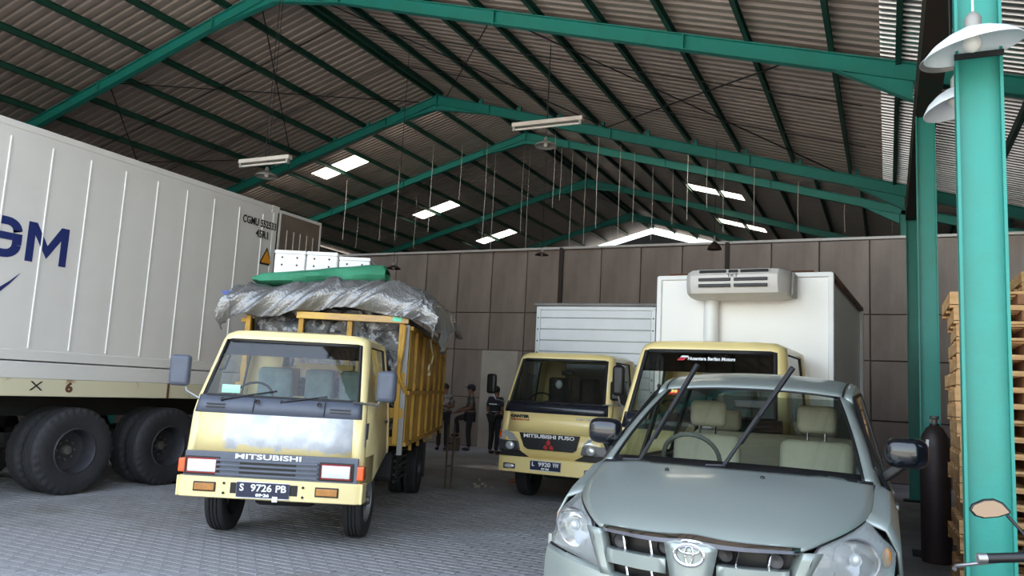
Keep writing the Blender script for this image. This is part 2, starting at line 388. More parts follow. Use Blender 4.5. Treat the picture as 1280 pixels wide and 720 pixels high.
# bracing rods and sag rods
def rod(name, p0, p1, r=0.012, m=None): return MB().tube([p0, p1], r, 6).build(name, m or m_chass, ceil)
def rp(x, y, o=0.10): return (x, y, zA(x) + o)
for (xa, xb) in ((-0.9, -5.6), (-5.6, -9.8), (-10.6, -14.6), (-14.6, -19.5)):
    rod('brace_rod', rp(xa, 10.4), rp(xb, 16.0)); rod('brace_rod', rp(xb, 10.4), rp(xa, 16.0))
for yy in (12.1, 14.1, 7.4):
    rod('sag_rod', rp(-0.3, yy, 0.12), rp(XA, yy, 0.12), 0.009); rod('sag_rod', rp(XA, yy, 0.12), rp(XL, yy, 0.12), 0.009)
# ---- portal frames
m_plate_dk = m_teal
FR = ['green steel roof frame carrying the column with two pendant lamps', 'green steel roof frame whose column stands behind the gas cylinder', 'dark green steel roof frame at the end of the lower roof',
      'bright teal steel roof frame just behind the concrete wall', 'teal steel roof frame, second one beyond the concrete wall', 'teal steel roof frame deepest in the hall, before the lit gable']
def portal(k, y, X0, zf, S, colm, rafm, xl, xr, lean):
    fr = thing('portal_frame', FR[k], 'roof frame', (XC, y, 0))
    def P(x, z, dy=0): return (x - XC, dy, z)
    for nm, x in (('column', XC), ('column', xl)):
        t = MB(); t.ibeam(P(x, 0), P(x, zf(x) + (0.02 if x > 0 else 0)), 0.12, 0.21, 0.012, 0.014, up=(1, 0, 0)); t.build('column', colm, fr)
        MB().box(x - XC - 0.2, x - XC + 0.2, -0.18, 0.18, -0.004, 0.022).build('base_plate', m_chass, fr)
    for a, b in ((X0, xr if lean else XC), (X0, xl)):
        t = MB(); t.ibeam(P(a, zf(a)), P(b, zf(b)), 0.12, 0.22); t.build('rafter', rafm, fr)
    # ridge haunch and splice plates
    for s in (-1, 1):
        t = MB(); q = [P(X0, zf(X0) - 0.11), P(X0, zf(X0) - 0.26), P(X0 + s * 1.5, zf(X0 + s * 1.5) - 0.11)]
        t.prism([Vector(v) + Vector((0, -0.006, 0)) for v in q], (0, 0.012, 0))
        t.bar(q[1], q[2], 0.12, 0.012); t.build('ridge_haunch', rafm, fr)
        xe = XC if s > 0 else xl
        x1 = xe - s * 0.125; x2 = xe - s * 1.0
        t = MB(); q = [P(x1, zf(x1) - 0.11), P(x1, zf(x1) - 0.36), P(x2, zf(x2) - 0.11)]
        t.prism([Vector(v) + Vector((0, -0.006, 0)) for v in q], (0, 0.012, 0)); t.bar(q[1], q[2], 0.12, 0.012); t.build('eave_haunch', rafm, fr)
        for d in (1.5, 4.6, 7.6):
            x = X0 + s * d
            if xl < x < XC - 0.4: MB().bar(P(x - 0.008, zf(x)), P(x + 0.008, zf(x)), 0.135, 0.25).build('splice_plate', m_plate_dk, fr)
    MB().bar(P(X0 - 0.012, ZA - 0.02 if k < 3 else ZB - 0.02), P(X0 + 0.012, ZA - 0.02 if k < 3 else ZB - 0.02), 0.135, 0.34).build('splice_plate', m_plate_dk, fr)
    if k == 2:
        for i in range(1, 11):
            for s in (-1, 1):
                x = X0 + s * (0.1 + 1.045 * i) + 0.12
                if xl < x < XC: MB().bar(P(x - 0.03, zf(x) + 0.175, 0), P(x + 0.03, zf(x) + 0.175, 0), 0.06, 0.12).build('purlin_cleat', m_tealb, fr)
    return fr
for k, y in enumerate(YF): portal(k, y, XA, zA, SA, m_teal, m_green2 if k == 2 else m_green, XL, XR, True)
for k, y in enumerate(YB): portal(3 + k, y, XB, zB, SB, m_teal, m_tealb if k == 0 else m_teal, XL, XR, True)
t = thing('clamp_band', 'dark band clamped round the lamp column', 'clamp', (XC, YF[0], 0))
MB().bar((-0.11, -0.065, 3.42), (0.11, -0.065, 3.42), 0.01, 0.03).build('band', m_black, t)
# ------------------------------------------------------------------ wheels
def wheel(parent, x, y, r, wid, out, lugs=False, rimr=0.6, dual=0.0, name='wheel', rimm=None):
    """tyre centred at (x,y,r); out=+1/-1 side of the vehicle that faces outwards"""
    n = 128 if lugs else 48; hw = wid / 2
    pr = [(r * rimr, -hw * 0.85), (r * 0.72, -hw), (r * 0.88, -hw * 0.99), (r * 0.965, -hw * 0.9), (r * 0.985, -hw * 0.82), (r, -hw * 0.6)]
    for g in (-0.36, 0.0, 0.36): pr += [(r, hw * (g - 0.06)), (r - 0.014, hw * (g - 0.04)), (r - 0.014, hw * (g + 0.04)), (r, hw * (g + 0.06))]
    pr += [(r, hw * 0.6), (r * 0.985, hw * 0.82), (r * 0.965, hw * 0.9), (r * 0.88, hw * 0.99), (r * 0.72, hw), (r * rimr, hw * 0.85)]
    lug = {2: 0.006, 3: 0.032, 4: 0.012, 19: 0.012, 20: 0.032, 21: 0.006} if lugs else None
    t = MB().lathe(pr, n, (0, 0, 0), 'X', lug); t.lathe([(r * rimr, -hw * 0.85), (r * rimr * 0.97, 0), (r * rimr, hw * 0.85)], n, (0, 0, 0), 'X')
    if dual:
        t.lathe(pr, n, (-out * dual, 0, 0), 'X', lug); t.lathe([(r * rimr, -hw * 0.85), (r * rimr * 0.97, 0), (r * rimr, hw * 0.85)], n, (-out * dual, 0, 0), 'X')
    w_ = t.build(name, m_rubber, parent, smooth=True); w_.location = (x, y, r)
    o = out; rr = r * rimr
    d = 0.62 if dual else 0.1
    pr = [(rr * 1.0, o * hw * 0.86), (rr * 0.94, o * hw * 0.92), (rr * 0.9, o * hw * 0.75), (rr * 0.84, -o * hw * (d if dual else -0.2)), (rr * 0.5, -o * hw * (d + 0.15 if dual else -0.25)), (rr * 0.3, -o * hw * (d + 0.1 if dual else -0.35)), (rr * 0.01, -o * hw * (d + 0.1 if dual else -0.35))]
    MB().lathe(pr, 32, (0, 0, 0), 'X').build('rim', rimm or m_rim, w_, smooth=True)
    hx = -o * hw * (d + 0.1 if dual else -0.35)
    t = MB().lathe([(rr * 0.22, hx), (rr * 0.22, hx + o * 0.05), (rr * 0.17, hx + o * 0.075), (rr * 0.01, hx + o * 0.08)], 20, (0, 0, 0), 'X'); t.build('hub', m_hub, w_, smooth=True)
    t = MB()
    for k in range(8):
        a = 2 * pi * k / 8; t.lathe([(0.016, hx), (0.016, hx + o * 0.03), (0.001, hx + o * 0.032)], 6, (0, rr * 0.4 * cos(a), rr * 0.4 * sin(a)), 'X')
    t.build('lug_nuts', m_hub, w_)['kind'] = 'stuff'
    return w_
m_rim = mat('rim_dark', (62, 62, 68), 0.5, 0.3, 0.25, 6)
m_hub = mat('hub_steel', (112, 110, 106), 0.5, 0.5, 0.25, 9)
m_rimw = mat('rim_silver', (150, 150, 150), 0.45, 0.5, 0.2, 8)
def onx(px, py, X):
    v = MR @ Vector((px - 640, py - 360, F)); return Vector((0, 0, CAMH)) + v * (X / v.x)
def ony(px, py, Y):
    v = MR @ Vector((px - 640, py - 360, F)); return Vector((0, 0, CAMH)) + v * (Y / v.y)
# ------------------------------------------------------------------ container trailer
CX = -9.3; CW = 2.44; CY1 = 10.03; CY0 = CY1 - 12.19; CZ0 = 1.465; CZ1 = 4.47
m_ctr = mat('container_white', (206, 204, 201), 0.45, 0, 0, 0.7, 0, 1, col2=(216, 214, 212), thr=(0.3, 0.7))
m_cream = mat('cream_rusty_steel', (206, 200, 172), 0.6, 0, 0, 2.2, 0.05, 30, col2=(120, 70, 44), thr=(0.62, 0.72))
tr = thing('container_trailer', 'cream rust-spotted flatbed trailer carrying the white container', 'trailer', (CX, CY1, 0))
def ct(b): return b
for x in (-0.10, -CW): MB().box(x, x + 0.1, CY0 - CY1, 0.05, 1.225, CZ0 - 0.03).build('side_beam', m_cream, tr, bevel=0.008)
t = MB(); t.box(-CW + 0.1, -0.1, CY0 - CY1, 0.05, CZ0 - 0.1, CZ0 - 0.03); t.build('deck', m_chass, tr)
for x in (-0.75, -1.70): MB().box(x - 0.08, x + 0.08, CY0 - CY1, 0.02, 0.95, CZ0 - 0.1).build('chassis_rail', m_chass, tr)
k = CY0 - CY1 + 0.5
while k < 0:
    t = MB(); t.box(-CW + 0.1, -0.1, k, k + 0.08, 1.2, CZ0 - 0.1); t.build('cross_member', m_chass, tr); k += 1.2
MB().box(-0.012, 0.012, -1.93, -1.9, 1.22, CZ0 - 0.03).build('beam_joint', mat('rust', (92, 60, 42), 0.9), tr)
t = MB(); t.box(-0.3, -0.05, -4.42, -4.34, 0.6, 1.3).box(-0.3, -0.04, -4.7, -4.3, 0.9, 1.0); t.build('hanger_bracket', m_chass, tr, bevel=0.01)
for y in (6.78, 8.22):
    yy = y - CY1
    MB().tube([(-2.3, yy, 0.54), (-0.2, yy, 0.54)], 0.07, 10).build('axle', m_chass, tr)
    for x in (-0.75, -1.70): MB().box(x - .08, x + .08, yy - 0.5, yy + 0.5, 0.62, 0.74).box(x - .08, x + .08, yy - 0.1, yy + 0.1, 0.5, 0.97).build('leaf_spring', m_chass, tr)
    wheel(tr, -0.10, yy, 0.545, 0.27, 1, True, 0.54, 0.33); wheel(tr, -CW + 0.10, yy, 0.545, 0.27, -1, True, 0.54, 0.33)
for y in (-6.9, -7.3): # landing legs
    pass
for x in (-0.7, -1.75):
    t = MB(); t.box(x - 0.07, x + 0.07, -8.6, -8.46, 0.02, 1.0).box(x - 0.16, x + 0.16, -8.68, -8.38, -0.004, 0.03); t.build('landing_leg', m_chass, tr, bevel=0.01)
m_ink = mat('dark_marks', (30, 30, 32), 0.7)
p = onx(45, 483, CX); text('chalk_mark', 'X', 0.16, m_ink, tr, (0.004, p.y - CY1, p.z), (pi / 2, 0, pi / 2), 1.5, 0)
p = onx(86, 485, CX); text('rust_mark', '6', 0.16, mat('rust', (92, 60, 42), 0.9), tr, (0.004, p.y - CY1, p.z), (pi / 2, 0, pi / 2), 1.2, 0.008)
# ------------------------------------------------------------------ shipping container
cn = thing('shipping_container', 'long white refrigerated shipping container with dark blue lettering', 'container', (CX, CY1, CZ0 - 0.03))
H = CZ1 - CZ0 + 0.03; L = CY1 - CY0
t = MB(); t.box(-CW + 0.02, -0.02, -L, -L + 0.12, 0.06, H - 0.02); t.box(-CW, -CW + 0.06, -L, -0.01, 0.1, H - 0.05); t.box(-CW + 0.02, -0.02, -L, -0.01, H - 0.08, H - 0.02); t.box(-CW + 0.02, -0.02, -L, -0.01, 0, 0.1)
t.build('body', m_ctr, cn)
MB().box(-0.07, -0.012, -L, -0.14, 0.34, H - 0.06).build('side_wall', m_ctr, cn)
m_seam = mat('seam_strip', (226, 225, 223), 0.4)
yy = -0.36; 
while yy > -L + 0.2:
    t = MB(); t.tube([(-0.012, yy, 0.36), (-0.012, yy, H - 0.2)], 0.013, 6); t.build('seam_strip', m_seam, cn, smooth=True); yy -= 0.522
MB().box(-0.08, 0.0, -L, 0, H - 0.09, H).build('top_rail', m_ctr, cn, bevel=0.015)
MB().box(-0.09, 0.004, -L, 0, 0.0, 0.2).build('bottom_rail', m_ctr, cn, bevel=0.01)
MB().box(-0.08, -0.003, -L, 0, 0.215, 0.34).build('skirt_panel', m_ctr, cn, bevel=0.01)
for y in (-0.13, -L): MB().box(-0.12, 0.0, y, y + 0.13, 0, H - 0.02).build('corner_post', m_ctr, cn, bevel=0.01)
MB().box(0.0, 0.006, -0.034, -0.012, 0.1, H - 0.1).build('door_gasket', m_black, cn)
for y in (-0.178, -L): MB().box(-0.16, 0.006, y, y + 0.178, H - 0.12, H + 0.004).build('corner_casting', m_ctr, cn, bevel=0.01)
# open door leaf at the rear corner
m_door = mat('door_lining', (112, 100, 90), 0.55, 0.1, 0.15, 2)
dr = MB().box(-0.06, -0.004, 0.03, 1.09, 0.1, H - 0.06).build('door_leaf', m_door, cn)
for y in (0.23, 0.4, 0.57, 0.74, 0.91): MB().tube([(-0.004, y, 0.3), (-0.004, y, H - 0.35)], 0.014, 6).build('door_rib', mat('door_rib', (150, 140, 130), 0.5), dr)

t = MB(); t.box(-0.07, 0.006, 0.02, 0.05, 0.08, H - 0.04).box(-0.07, 0.006, 1.07, 1.1, 0.08, H - 0.04).box(-0.07, 0.006, 0.05, 1.07, H - 0.09, H - 0.04).build('door_edge', m_ctr, dr)
# lettering
m_navy = mat('navy_print', (28, 42, 100), 0.5)
def ribbon(path, wd):
    t = MB(); n = len(path); L_, R_ = [], []
    for i, q in enumerate(path):
        a = Vector(path[max(i - 1, 0)]); b = Vector(path[min(i + 1, n - 1)]); d = (b - a).normalized(); nn = Vector((-d.y, d.x)) * wd / 2
        L_.append(Vector(q) + nn); R_.append(Vector(q) - nn)
    return L_, R_
def letter(kind, y0, y1, z0, z1, sh=0.0):
    W, Hh = y1 - y0, z1 - z0; t = MB()
    if kind == 'M':
        P = [(0, 0), (0, 1), (.2, 1), (.5, .47), (.8, 1), (1, 1), (1, 0), (.82, 0), (.82, .66), (.5, .13), (.18, .68), (.18, 0)]
        quads = [((0, 0), (.18, 0), (.18, 1), (0, 1)), ((.82, 0), (1, 0), (1, 1), (.82, 1)), ((.18, 1), (.2, 1), (.5, .47), (.5, .13), (.18, .68)), ((.82, 1), (.82, .66), (.5, .13), (.5, .47), (.8, 1))]
        for q in quads: t.prism([(0.003, y0 + a * W, z0 + b * Hh) for a, b in q], (0.002, 0, 0))
    else:
        def arc(cx, cy, r, a0, a1): return [(cx + r * cos(radians(a0 + (a1 - a0) * i / 6)), cy + r * sin(radians(a0 + (a1 - a0) * i / 6))) for i in range(7)]
        path = [(.9, .7)] + arc(.66, .66, .24, 0, 90) + arc(.34, .66, .24, 90, 180) + arc(.34, .34, .24, 180, 270) + arc(.66, .34, .24, 270, 360)
        path += [(.9, .54), (.5, .54)] if kind == 'G' else []
        if kind == 'G':
            a, b = ribbon(path[:-2], 0.2); 
            for i in range(len(a) - 1): t.add([(0.005, y0 + q[0] * W, z0 + q[1] * Hh) for q in (a[i], b[i], b[i + 1], a[i + 1])], [(0, 1, 2, 3)])
            for q in (((.8, .34), (1, .34), (1, .62), (.8, .62)), ((.48, .44), (.8, .44), (.8, .62), (.48, .62))): t.add([(0.0075 if q[0][0] > .7 else 0.0065, y0 + a_ * W, z0 + b_ * Hh) for a_, b_ in q], [(0, 1, 2, 3)])
        else:
            a, b = ribbon(path, 0.2)
            for i in range(len(a) - 1): t.add([(0.005, y0 + q[0] * W, z0 + q[1] * Hh) for q in (a[i], b[i], b[i + 1], a[i + 1])], [(0, 1, 2, 3)])
    for i in range(len(t.v)): v = t.v[i]; t.v[i] = (v[0] - 0.012, v[1], v[2])
    return t
oz = CZ0 - 0.03
a = onx(34, 302, CX); b = onx(85, 311, CX); zt = onx(41, 277, CX).z - oz; zb = onx(33, 326, CX).z - oz
my0, my1 = a.y - CY1, b.y - CY1; lw = my1 - my0
letter('M', my0, my1, zb, zt).build('letter_m', m_navy, cn)
letter('G', my0 - lw * 1.2, my0 - lw * 0.12, zb, zt).build('letter_g', m_navy, cn)
letter('C', my0 - lw * 2.35, my0 - lw * 1.3, zb, zt).build('letter_c', m_navy, cn)
t = MB(); pts = [onx(25, 342, CX), onx(12, 353, CX), onx(-4, 364, CX), onx(-40, 380, CX), onx(-90, 388, CX)]
ws = [0.004, 0.02, 0.035, 0.05, 0.03]
for i in range(4):
    q = [(-0.005, pts[i].y - CY1, pts[i].z - oz + ws[i]), (-0.005, pts[i].y - CY1, pts[i].z - oz - ws[i]), (-0.005, pts[i + 1].y - CY1, pts[i + 1].z - oz - ws[i + 1]), (-0.005, pts[i + 1].y - CY1, pts[i + 1].z - oz + ws[i + 1])]
    t.add(q, [(0, 1, 2, 3)])
t.build('swoosh', m_navy, cn)
p = onx(325, 279, CX); text('container_number', 'CGMU 552533', 0.17, m_ink, cn, (0.002, p.y - CY1, p.z - oz), (pi / 2, 0, pi / 2), 1, 0.004, width=0.76)
p = onx(328, 293.5, CX); text('type_code', '45R1', 0.17, m_ink, cn, (0.002, p.y - CY1, p.z - oz), (pi / 2, 0, pi / 2), 1, 0.004, width=0.28)
p = onx(333, 322, CX); cy, cz = p.y - CY1, p.z - oz
def tri(s, x): return [(x, cy - 0.135 * s, cz - 0.11 * s), (x, cy + 0.135 * s, cz - 0.11 * s), (x, cy, cz + 0.15 * s)]
MB().prism(tri(1.15, -0.006), (0.004, 0, 0)).build('warning_border', m_ink, cn)
wt = MB().prism(tri(0.85, 0.0), (0.002, 0, 0)).build('warning_sign', mat('warning_amber', (226, 150, 30), 0.5), cn)
# ------------------------------------------------------------------ truck cabs
m_yel = mat('cab_yellow', (240, 222, 164), 0.38, 0, 0.05, 3, coat=0.3)
m_yelB = mat('cab_yellow_clean', (236, 214, 148), 0.32, 0, 0.03, 2, coat=0.5)
m_seal = mat('window_seal', (22, 22, 24), 0.6)
m_cowl = mat('grey_cowl_plastic', (82, 88, 102), 0.5, 0, 0.12, 5)
m_dash = mat('dashboard', (60, 62, 64), 0.7)
m_seat = mat('blue_grey_seat', (118, 140, 146), 0.7, 0, 0.2, 8)
m_cabin = mat('cabin_lining', (110, 112, 104), 0.8)
m_lens = mat('lamp_lens', (206, 210, 214), 0.12, 0.4, coat=0.6)
m_orange = mat('orange_lens', (226, 92, 34), 0.2, 0, 0.1, 20, coat=0.5)
m_amber = mat('amber_lens', (176, 120, 60), 0.25, 0, 0.2, 20, coat=0.4)
m_redtrim = mat('red_trim', (170, 40, 40), 0.4)
def ring(lv, s1, s2):
    z, w_, yf, yb, r, cv = lv
    pts = []
    def fy(x): return yf + cv * (x / w_) ** 2
    for i in range(7):
        x = -(w_ - r) + 2 * (w_ - r) * i / 6; pts.append((x, fy(x)))
    y0 = fy(w_ - r)
    for a in (22, 45, 67): pts.append((w_ - r + r * sin(radians(a)), y0 + r - r * cos(radians(a))))
    pts += [(w_, y0 + r), (w_, max(s1, y0 + r + 0.02)), (w_, s2), (w_, yb), (0.55 * w_, yb), (-0.55 * w_, yb), (-w_, yb), (-w_, s2), (-w_, max(s1, y0 + r + 0.02)), (-w_, y0 + r)]
    for a in (67, 45, 22): pts.append((-(w_ - r) - r * sin(radians(a)), y0 + r - r * cos(radians(a))))
    return [(p[0], p[1], z) for p in pts]
RIGHTC = (10, 11, 12); LEFTC = (18, 17, 16); FRONTC = (22, 0, 1, 2, 3, 4, 5, 6)
def cab(root, LV, s1, s2, mp, mcowl, mglass, zlow=None, band=0.0, fm=None, seatm=None):
    rings = [ring(l, s1, s2) for l in LV]
    if zlow:   # wheel-arch sides of the lowest ring
        g = rings[0]
        for c in (12, 13, 16, 17): g[c] = (g[c][0], g[c][1], zlow)
        for c in (14, 15): g[c] = (g[c][0], g[c][1], zlow)
    N = 23; parts = {}
    def put(key, i, c):
        parts.setdefault(key, []).append((rings[i][c], rings[i][(c + 1) % N], rings[i + 1][(c + 1) % N], rings[i + 1][c]))
    for i in range(len(LV) - 1):
        for c in range(N):
            if i == 0:
                key = 'nose' if c in (22, 0, 1, 2, 3, 4, 5, 6) else ('door' if c == 11 else 'door_' if c == 17 else 'cab_shell')
            elif i == 1:
                key = 'front_panel' if c in (0, 1, 2, 3, 4, 5) else ('door' if c in (10, 11) else 'door_' if c in (17, 18) else 'cab_shell')
            elif i == 2:
                key = 'cowl_panel' if c in (21, 22, 0, 1, 2, 3, 4, 5, 6, 7) else ('door' if c in (10, 11) else 'door_' if c in (17, 18) else 'cab_shell')
            elif i == 3:
                key = 'windscreen' if c in (22, 0, 1, 2, 3, 4, 5, 6) else ('side_window' if c == 11 else 'side_window_' if c == 17 else 'rear_window' if c == 14 else 'cab_shell')
            else: key = 'cab_shell'
            put(key, i, c)
    top = rings[-1]; z = LV[-1][0]
    cx = sum(p[0] for p in top) / N; cy = sum(p[1] for p in top) / N
    cap = [(cx + (p[0] - cx) * 0.9, cy + (p[1] - cy) * 0.9, z + 0.035) for p in top]
    cap2 = [(cx + (p[0] - cx) * 0.6, cy + (p[1] - cy) * 0.6, z + 0.05) for p in top]
    for c in range(N):
        d = (c + 1) % N
        parts['cab_shell'] += [(top[c], top[d], cap[d], cap[c]), (cap[c], cap[d], cap2[d], cap2[c])]
    objs = {}
    for key, qs in parts.items():
        t = MB(); idx = {}
        for q in qs:
            f = []
            for v in q:
                kk = tuple(round(a, 5) for a in v)
                if kk not in idx: idx[kk] = len(t.v); t.v.append(v)
                f.append(idx[kk])
            t.f.append(tuple(f))
        if key == 'cab_shell': t.f.append(tuple(idx[tuple(round(a, 5) for a in v)] for v in cap2))
        glass = 'window' in key or key == 'windscreen'
        m = (mglass if glass else mcowl if key == 'cowl_panel' else (fm or mp) if key in ('front_panel',) else mp)
        o = t.build(key.rstrip('_'), m, root, smooth=True, solid=0 if glass else 0.03)
        objs[key] = o
    # floor, dashboard, seats, steering wheel
    w_ = LV[2][1]; yb = LV[2][3]; yf = LV[2][2]; zf = LV[1][0] - 0.02
    MB().box(-w_ + 0.05, w_ - 0.05, yf + 0.1, yb - 0.02, zf - 0.04, zf).build('cab_floor', m_dash, root)
    MB().box(-w_ + 0.06, w_ - 0.06, yf + 0.08, yf + 0.38, zf + 0.3, LV[3][0] - 0.03).build('dashboard', m_dash, root, bevel=0.04)
    for x in (-0.45, 0.05, 0.48):
        sw = 0.2 if x != 0.05 else 0.16
        st = MB().box(x - sw, x + sw, yb - 0.62, yb - 0.12, zf, zf + 0.34).build('seat', seatm or m_seat, root, bevel=0.04)
        MB().box(x - sw, x + sw, yb - 0.2, yb - 0.07, zf + 0.3, zf + 0.86).build('seat_back', seatm or m_seat, st, bevel=0.05)
    MB().tube([(-0.42 + 0.2 * cos(a), yf + 0.5 + 0.09 * sin(a), LV[3][0] - 0.02 + 0.16 * sin(a)) for a in [2 * pi * k / 20 for k in range(20)]], 0.014, 6, closed=True).build('steering_wheel', m_black, root, smooth=True)
    # rubber seals
    def loop(cells, i0, i1):
        lo = [rings[i0][c] for c in cells]; hi = [rings[i1][c] for c in cells]
        return lo + hi[::-1]
    ws = MB().tube(loop([22, 0, 1, 2, 3, 4, 5, 6, 7], 3, 4), 0.02, 6, closed=True).build('windscreen_seal', m_seal, root, smooth=True)
    for cc in ((11, 12), (17, 18)): MB().tube(loop(cc, 3, 4), 0.014, 6, closed=True).build('window_seal', m_seal, root, smooth=True)
    for cc in ((10, 12), (16, 18)):
        pth = [rings[1][10 if cc[0] == 10 else 19], rings[2][10 if cc[0] == 10 else 19], rings[3][10 if cc[0] == 10 else 19], rings[4][10 if cc[0] == 10 else 19]]
        MB().tube(pth, 0.006, 5).build('door_gap', m_seal, root); bk = 12 if cc[0] == 10 else 17
        MB().tube([rings[k_][bk] for k_ in range(5)], 0.006, 5).build('door_gap', m_seal, root)
    if band:   # dark film along the top of the windscreen
        lo, hi = rings[3], rings[4]; fr = [22, 0, 1, 2, 3, 4, 5, 6, 7]; P = []
        for f in (1 - band, 0.985): P.append([Vector(lo[c]).lerp(Vector(hi[c]), f) + Vector((0, 0.012, 0)) for c in fr])
        MB().grid(P).build('tint_band', g_band, root, smooth=True)
    return rings, objs
def wiper(root, p0, p1, ys=-0.012):
    t = MB(); p0, p1 = Vector(p0), Vector(p1); t.tube([p0 + Vector((0, ys, 0)), p0.lerp(p1, 0.5) + Vector((0, ys * 2, 0)), p1 + Vector((0, ys, 0))], [0.014, 0.009, 0.007], 6)
    t.sphere(p0 + Vector((0, ys * 0.5, 0)), 0.022, 8, 6); return t.build('wiper', m_black, root, smooth=True)
def mirror(root, c, w_, h_, d_, arm, m=None, rz=0.0):
    hd = MB().cbox((0, 0, 0), (w_, d_, h_), rz).build('mirror', m or m_black, root, bevel=min(w_, h_, d_) * 0.42, segs=3, smooth=True); hd.location = c
    MB().tube([Vector(q) - Vector(c) for q in arm], 0.011, 6).build('mirror_arm', m_steel, hd, smooth=True)
    return hd
def truck_under(root, wb, r, bedx, L, z):
    for x in (-0.38, 0.38): MB().box(x - 0.04, x + 0.04, 0.25, L, z - 0.2, z).build('chassis_rail', m_chass, root)
    MB().tube([(-0.7, 0.86, r), (0.7, 0.86, r)], 0.05, 8).build('front_axle', m_chass, root)
    MB().tube([(-0.7, wb, r), (0.7, wb, r)], 0.07, 8).build('rear_axle', m_chass, root)
    MB().box(-0.3, 0.3, 0.5, 1.4, r - 0.05, z - 0.1).build('engine', m_chass, root, bevel=0.05)
def plate(root, c, w_, h_, line, date, m_t):
    p = MB().box(-w_ / 2, w_ / 2, -0.006, 0.0, -h_ / 2, h_ / 2).build('number_plate', m_plate, root); p.location = c
    for wd, xc, ww in zip(line.split(), (-0.40, -0.03, 0.34), (0.08, 0.40, 0.20)): text('plate_characters', wd, h_ * 0.62, m_t, p, (xc * w_, -0.009, h_ * 0.13), (pi / 2, 0, 0), 1, 0.002, width=w_ * ww)
    text('plate_date', date, h_ * 0.25, m_t, p, (0, -0.009, -h_ * 0.31), (pi / 2, 0, 0), 1, 0.002, width=w_ * 0.26)
    MB().tube([(-w_ / 2, -0.006, -h_ / 2), (w_ / 2, -0.006, -h_ / 2), (w_ / 2, -0.006, h_ / 2), (-w_ / 2, -0.006, h_ / 2)], 0.004, 4, closed=True).build('plate_rim', m_wtext, p)
    return p
def inset(root, x0, x1, z0, z1, y, m, d=0.02, name='panel', bevel=0.006): return MB().box(x0, x1, y - d, y, z0, z1).build(name, m, root, bevel=bevel)
# ------------------------------------------------------------------ loaded yellow truck
PA = (-5.29, 5.90, 0); TA = radians(25)
ta = thing('cargo_truck', 'yellow stake-bed truck with white-primered nose, loaded under a silver tarpaulin', 'truck', PA, TA)
# nose with primer patch: yellow at the left, grey-white primer over the rest
m_prim = bpy.data.materials.new('primered_panel'); m_prim.use_nodes = True; n = m_prim.node_tree; b = n.nodes['Principled BSDF']; b.inputs['Roughness'].default_value = 0.45
tc = n.nodes.new('ShaderNodeTexCoord'); sp = n.nodes.new('ShaderNodeSeparateXYZ'); n.links.new(tc.outputs['Object'], sp.inputs[0])
nz = n.nodes.new('ShaderNodeTexNoise'); nz.inputs['Scale'].default_value = 7; nz.inputs['Detail'].default_value = 6; n.links.new(tc.outputs['Object'], nz.inputs['Vector'])
def mth(op, a, b_=None, clamp=False):
    q = n.nodes.new('ShaderNodeMath'); q.operation = op; q.use_clamp = clamp
    for i, v in enumerate((a, b_)):
        if v is None: continue
        if isinstance(v, (int, float)): q.inputs[i].default_value = v
        else: n.links.new(v, q.inputs[i])
    return q.outputs[0]
e1 = mth('ADD', sp.outputs['X'], mth('MULTIPLY', nz.outputs['Fac'], 0.10)); e1 = mth('MULTIPLY', mth('ADD', e1, 0.45), 22.0, True)
e2 = mth('ADD', sp.outputs['Z'], mth('MULTIPLY', nz.outputs['Fac'], -0.22)); e2 = mth('MULTIPLY', mth('ADD', e2, -0.80), 30.0, True)
pr = mth('MULTIPLY', e1, e2)
r1 = n.nodes.new('ShaderNodeValToRGB'); r1.color_ramp.elements[0].color = lin((196, 200, 206)) + (1,); r1.color_ramp.elements[1].color = lin((224, 227, 232)) + (1,); r1.color_ramp.elements[0].position = .4; r1.color_ramp.elements[1].position = .6
n.links.new(nz.outputs['Fac'], r1.inputs[0])
mx = n.nodes.new('ShaderNodeMix'); mx.data_type = 'RGBA'; n.links.new(pr, mx.inputs[0]); mx.inputs[6].default_value = lin((240, 222, 164)) + (1,); n.links.new(r1.outputs[0], mx.inputs[7]); n.links.new(mx.outputs[2], b.inputs['Base Color'])
LVA = [(0.60, 0.85, 0.05, 1.52, 0.10, 0.02), (0.875, 0.85, 0.035, 1.52, 0.10, 0.02), (1.235, 0.835, 0.06, 1.52, 0.10, 0.02), (1.40, 0.82, 0.12, 1.52, 0.10, 0.02), (1.96, 0.745, 0.42, 1.50, 0.10, 0.03), (2.015, 0.73, 0.47, 1.49, 0.10, 0.03)]
rgA, obA = cab(ta, LVA, 0.60, 1.36, m_yel, m_cowl, g_clear, 0.82, 0.27, m_prim)
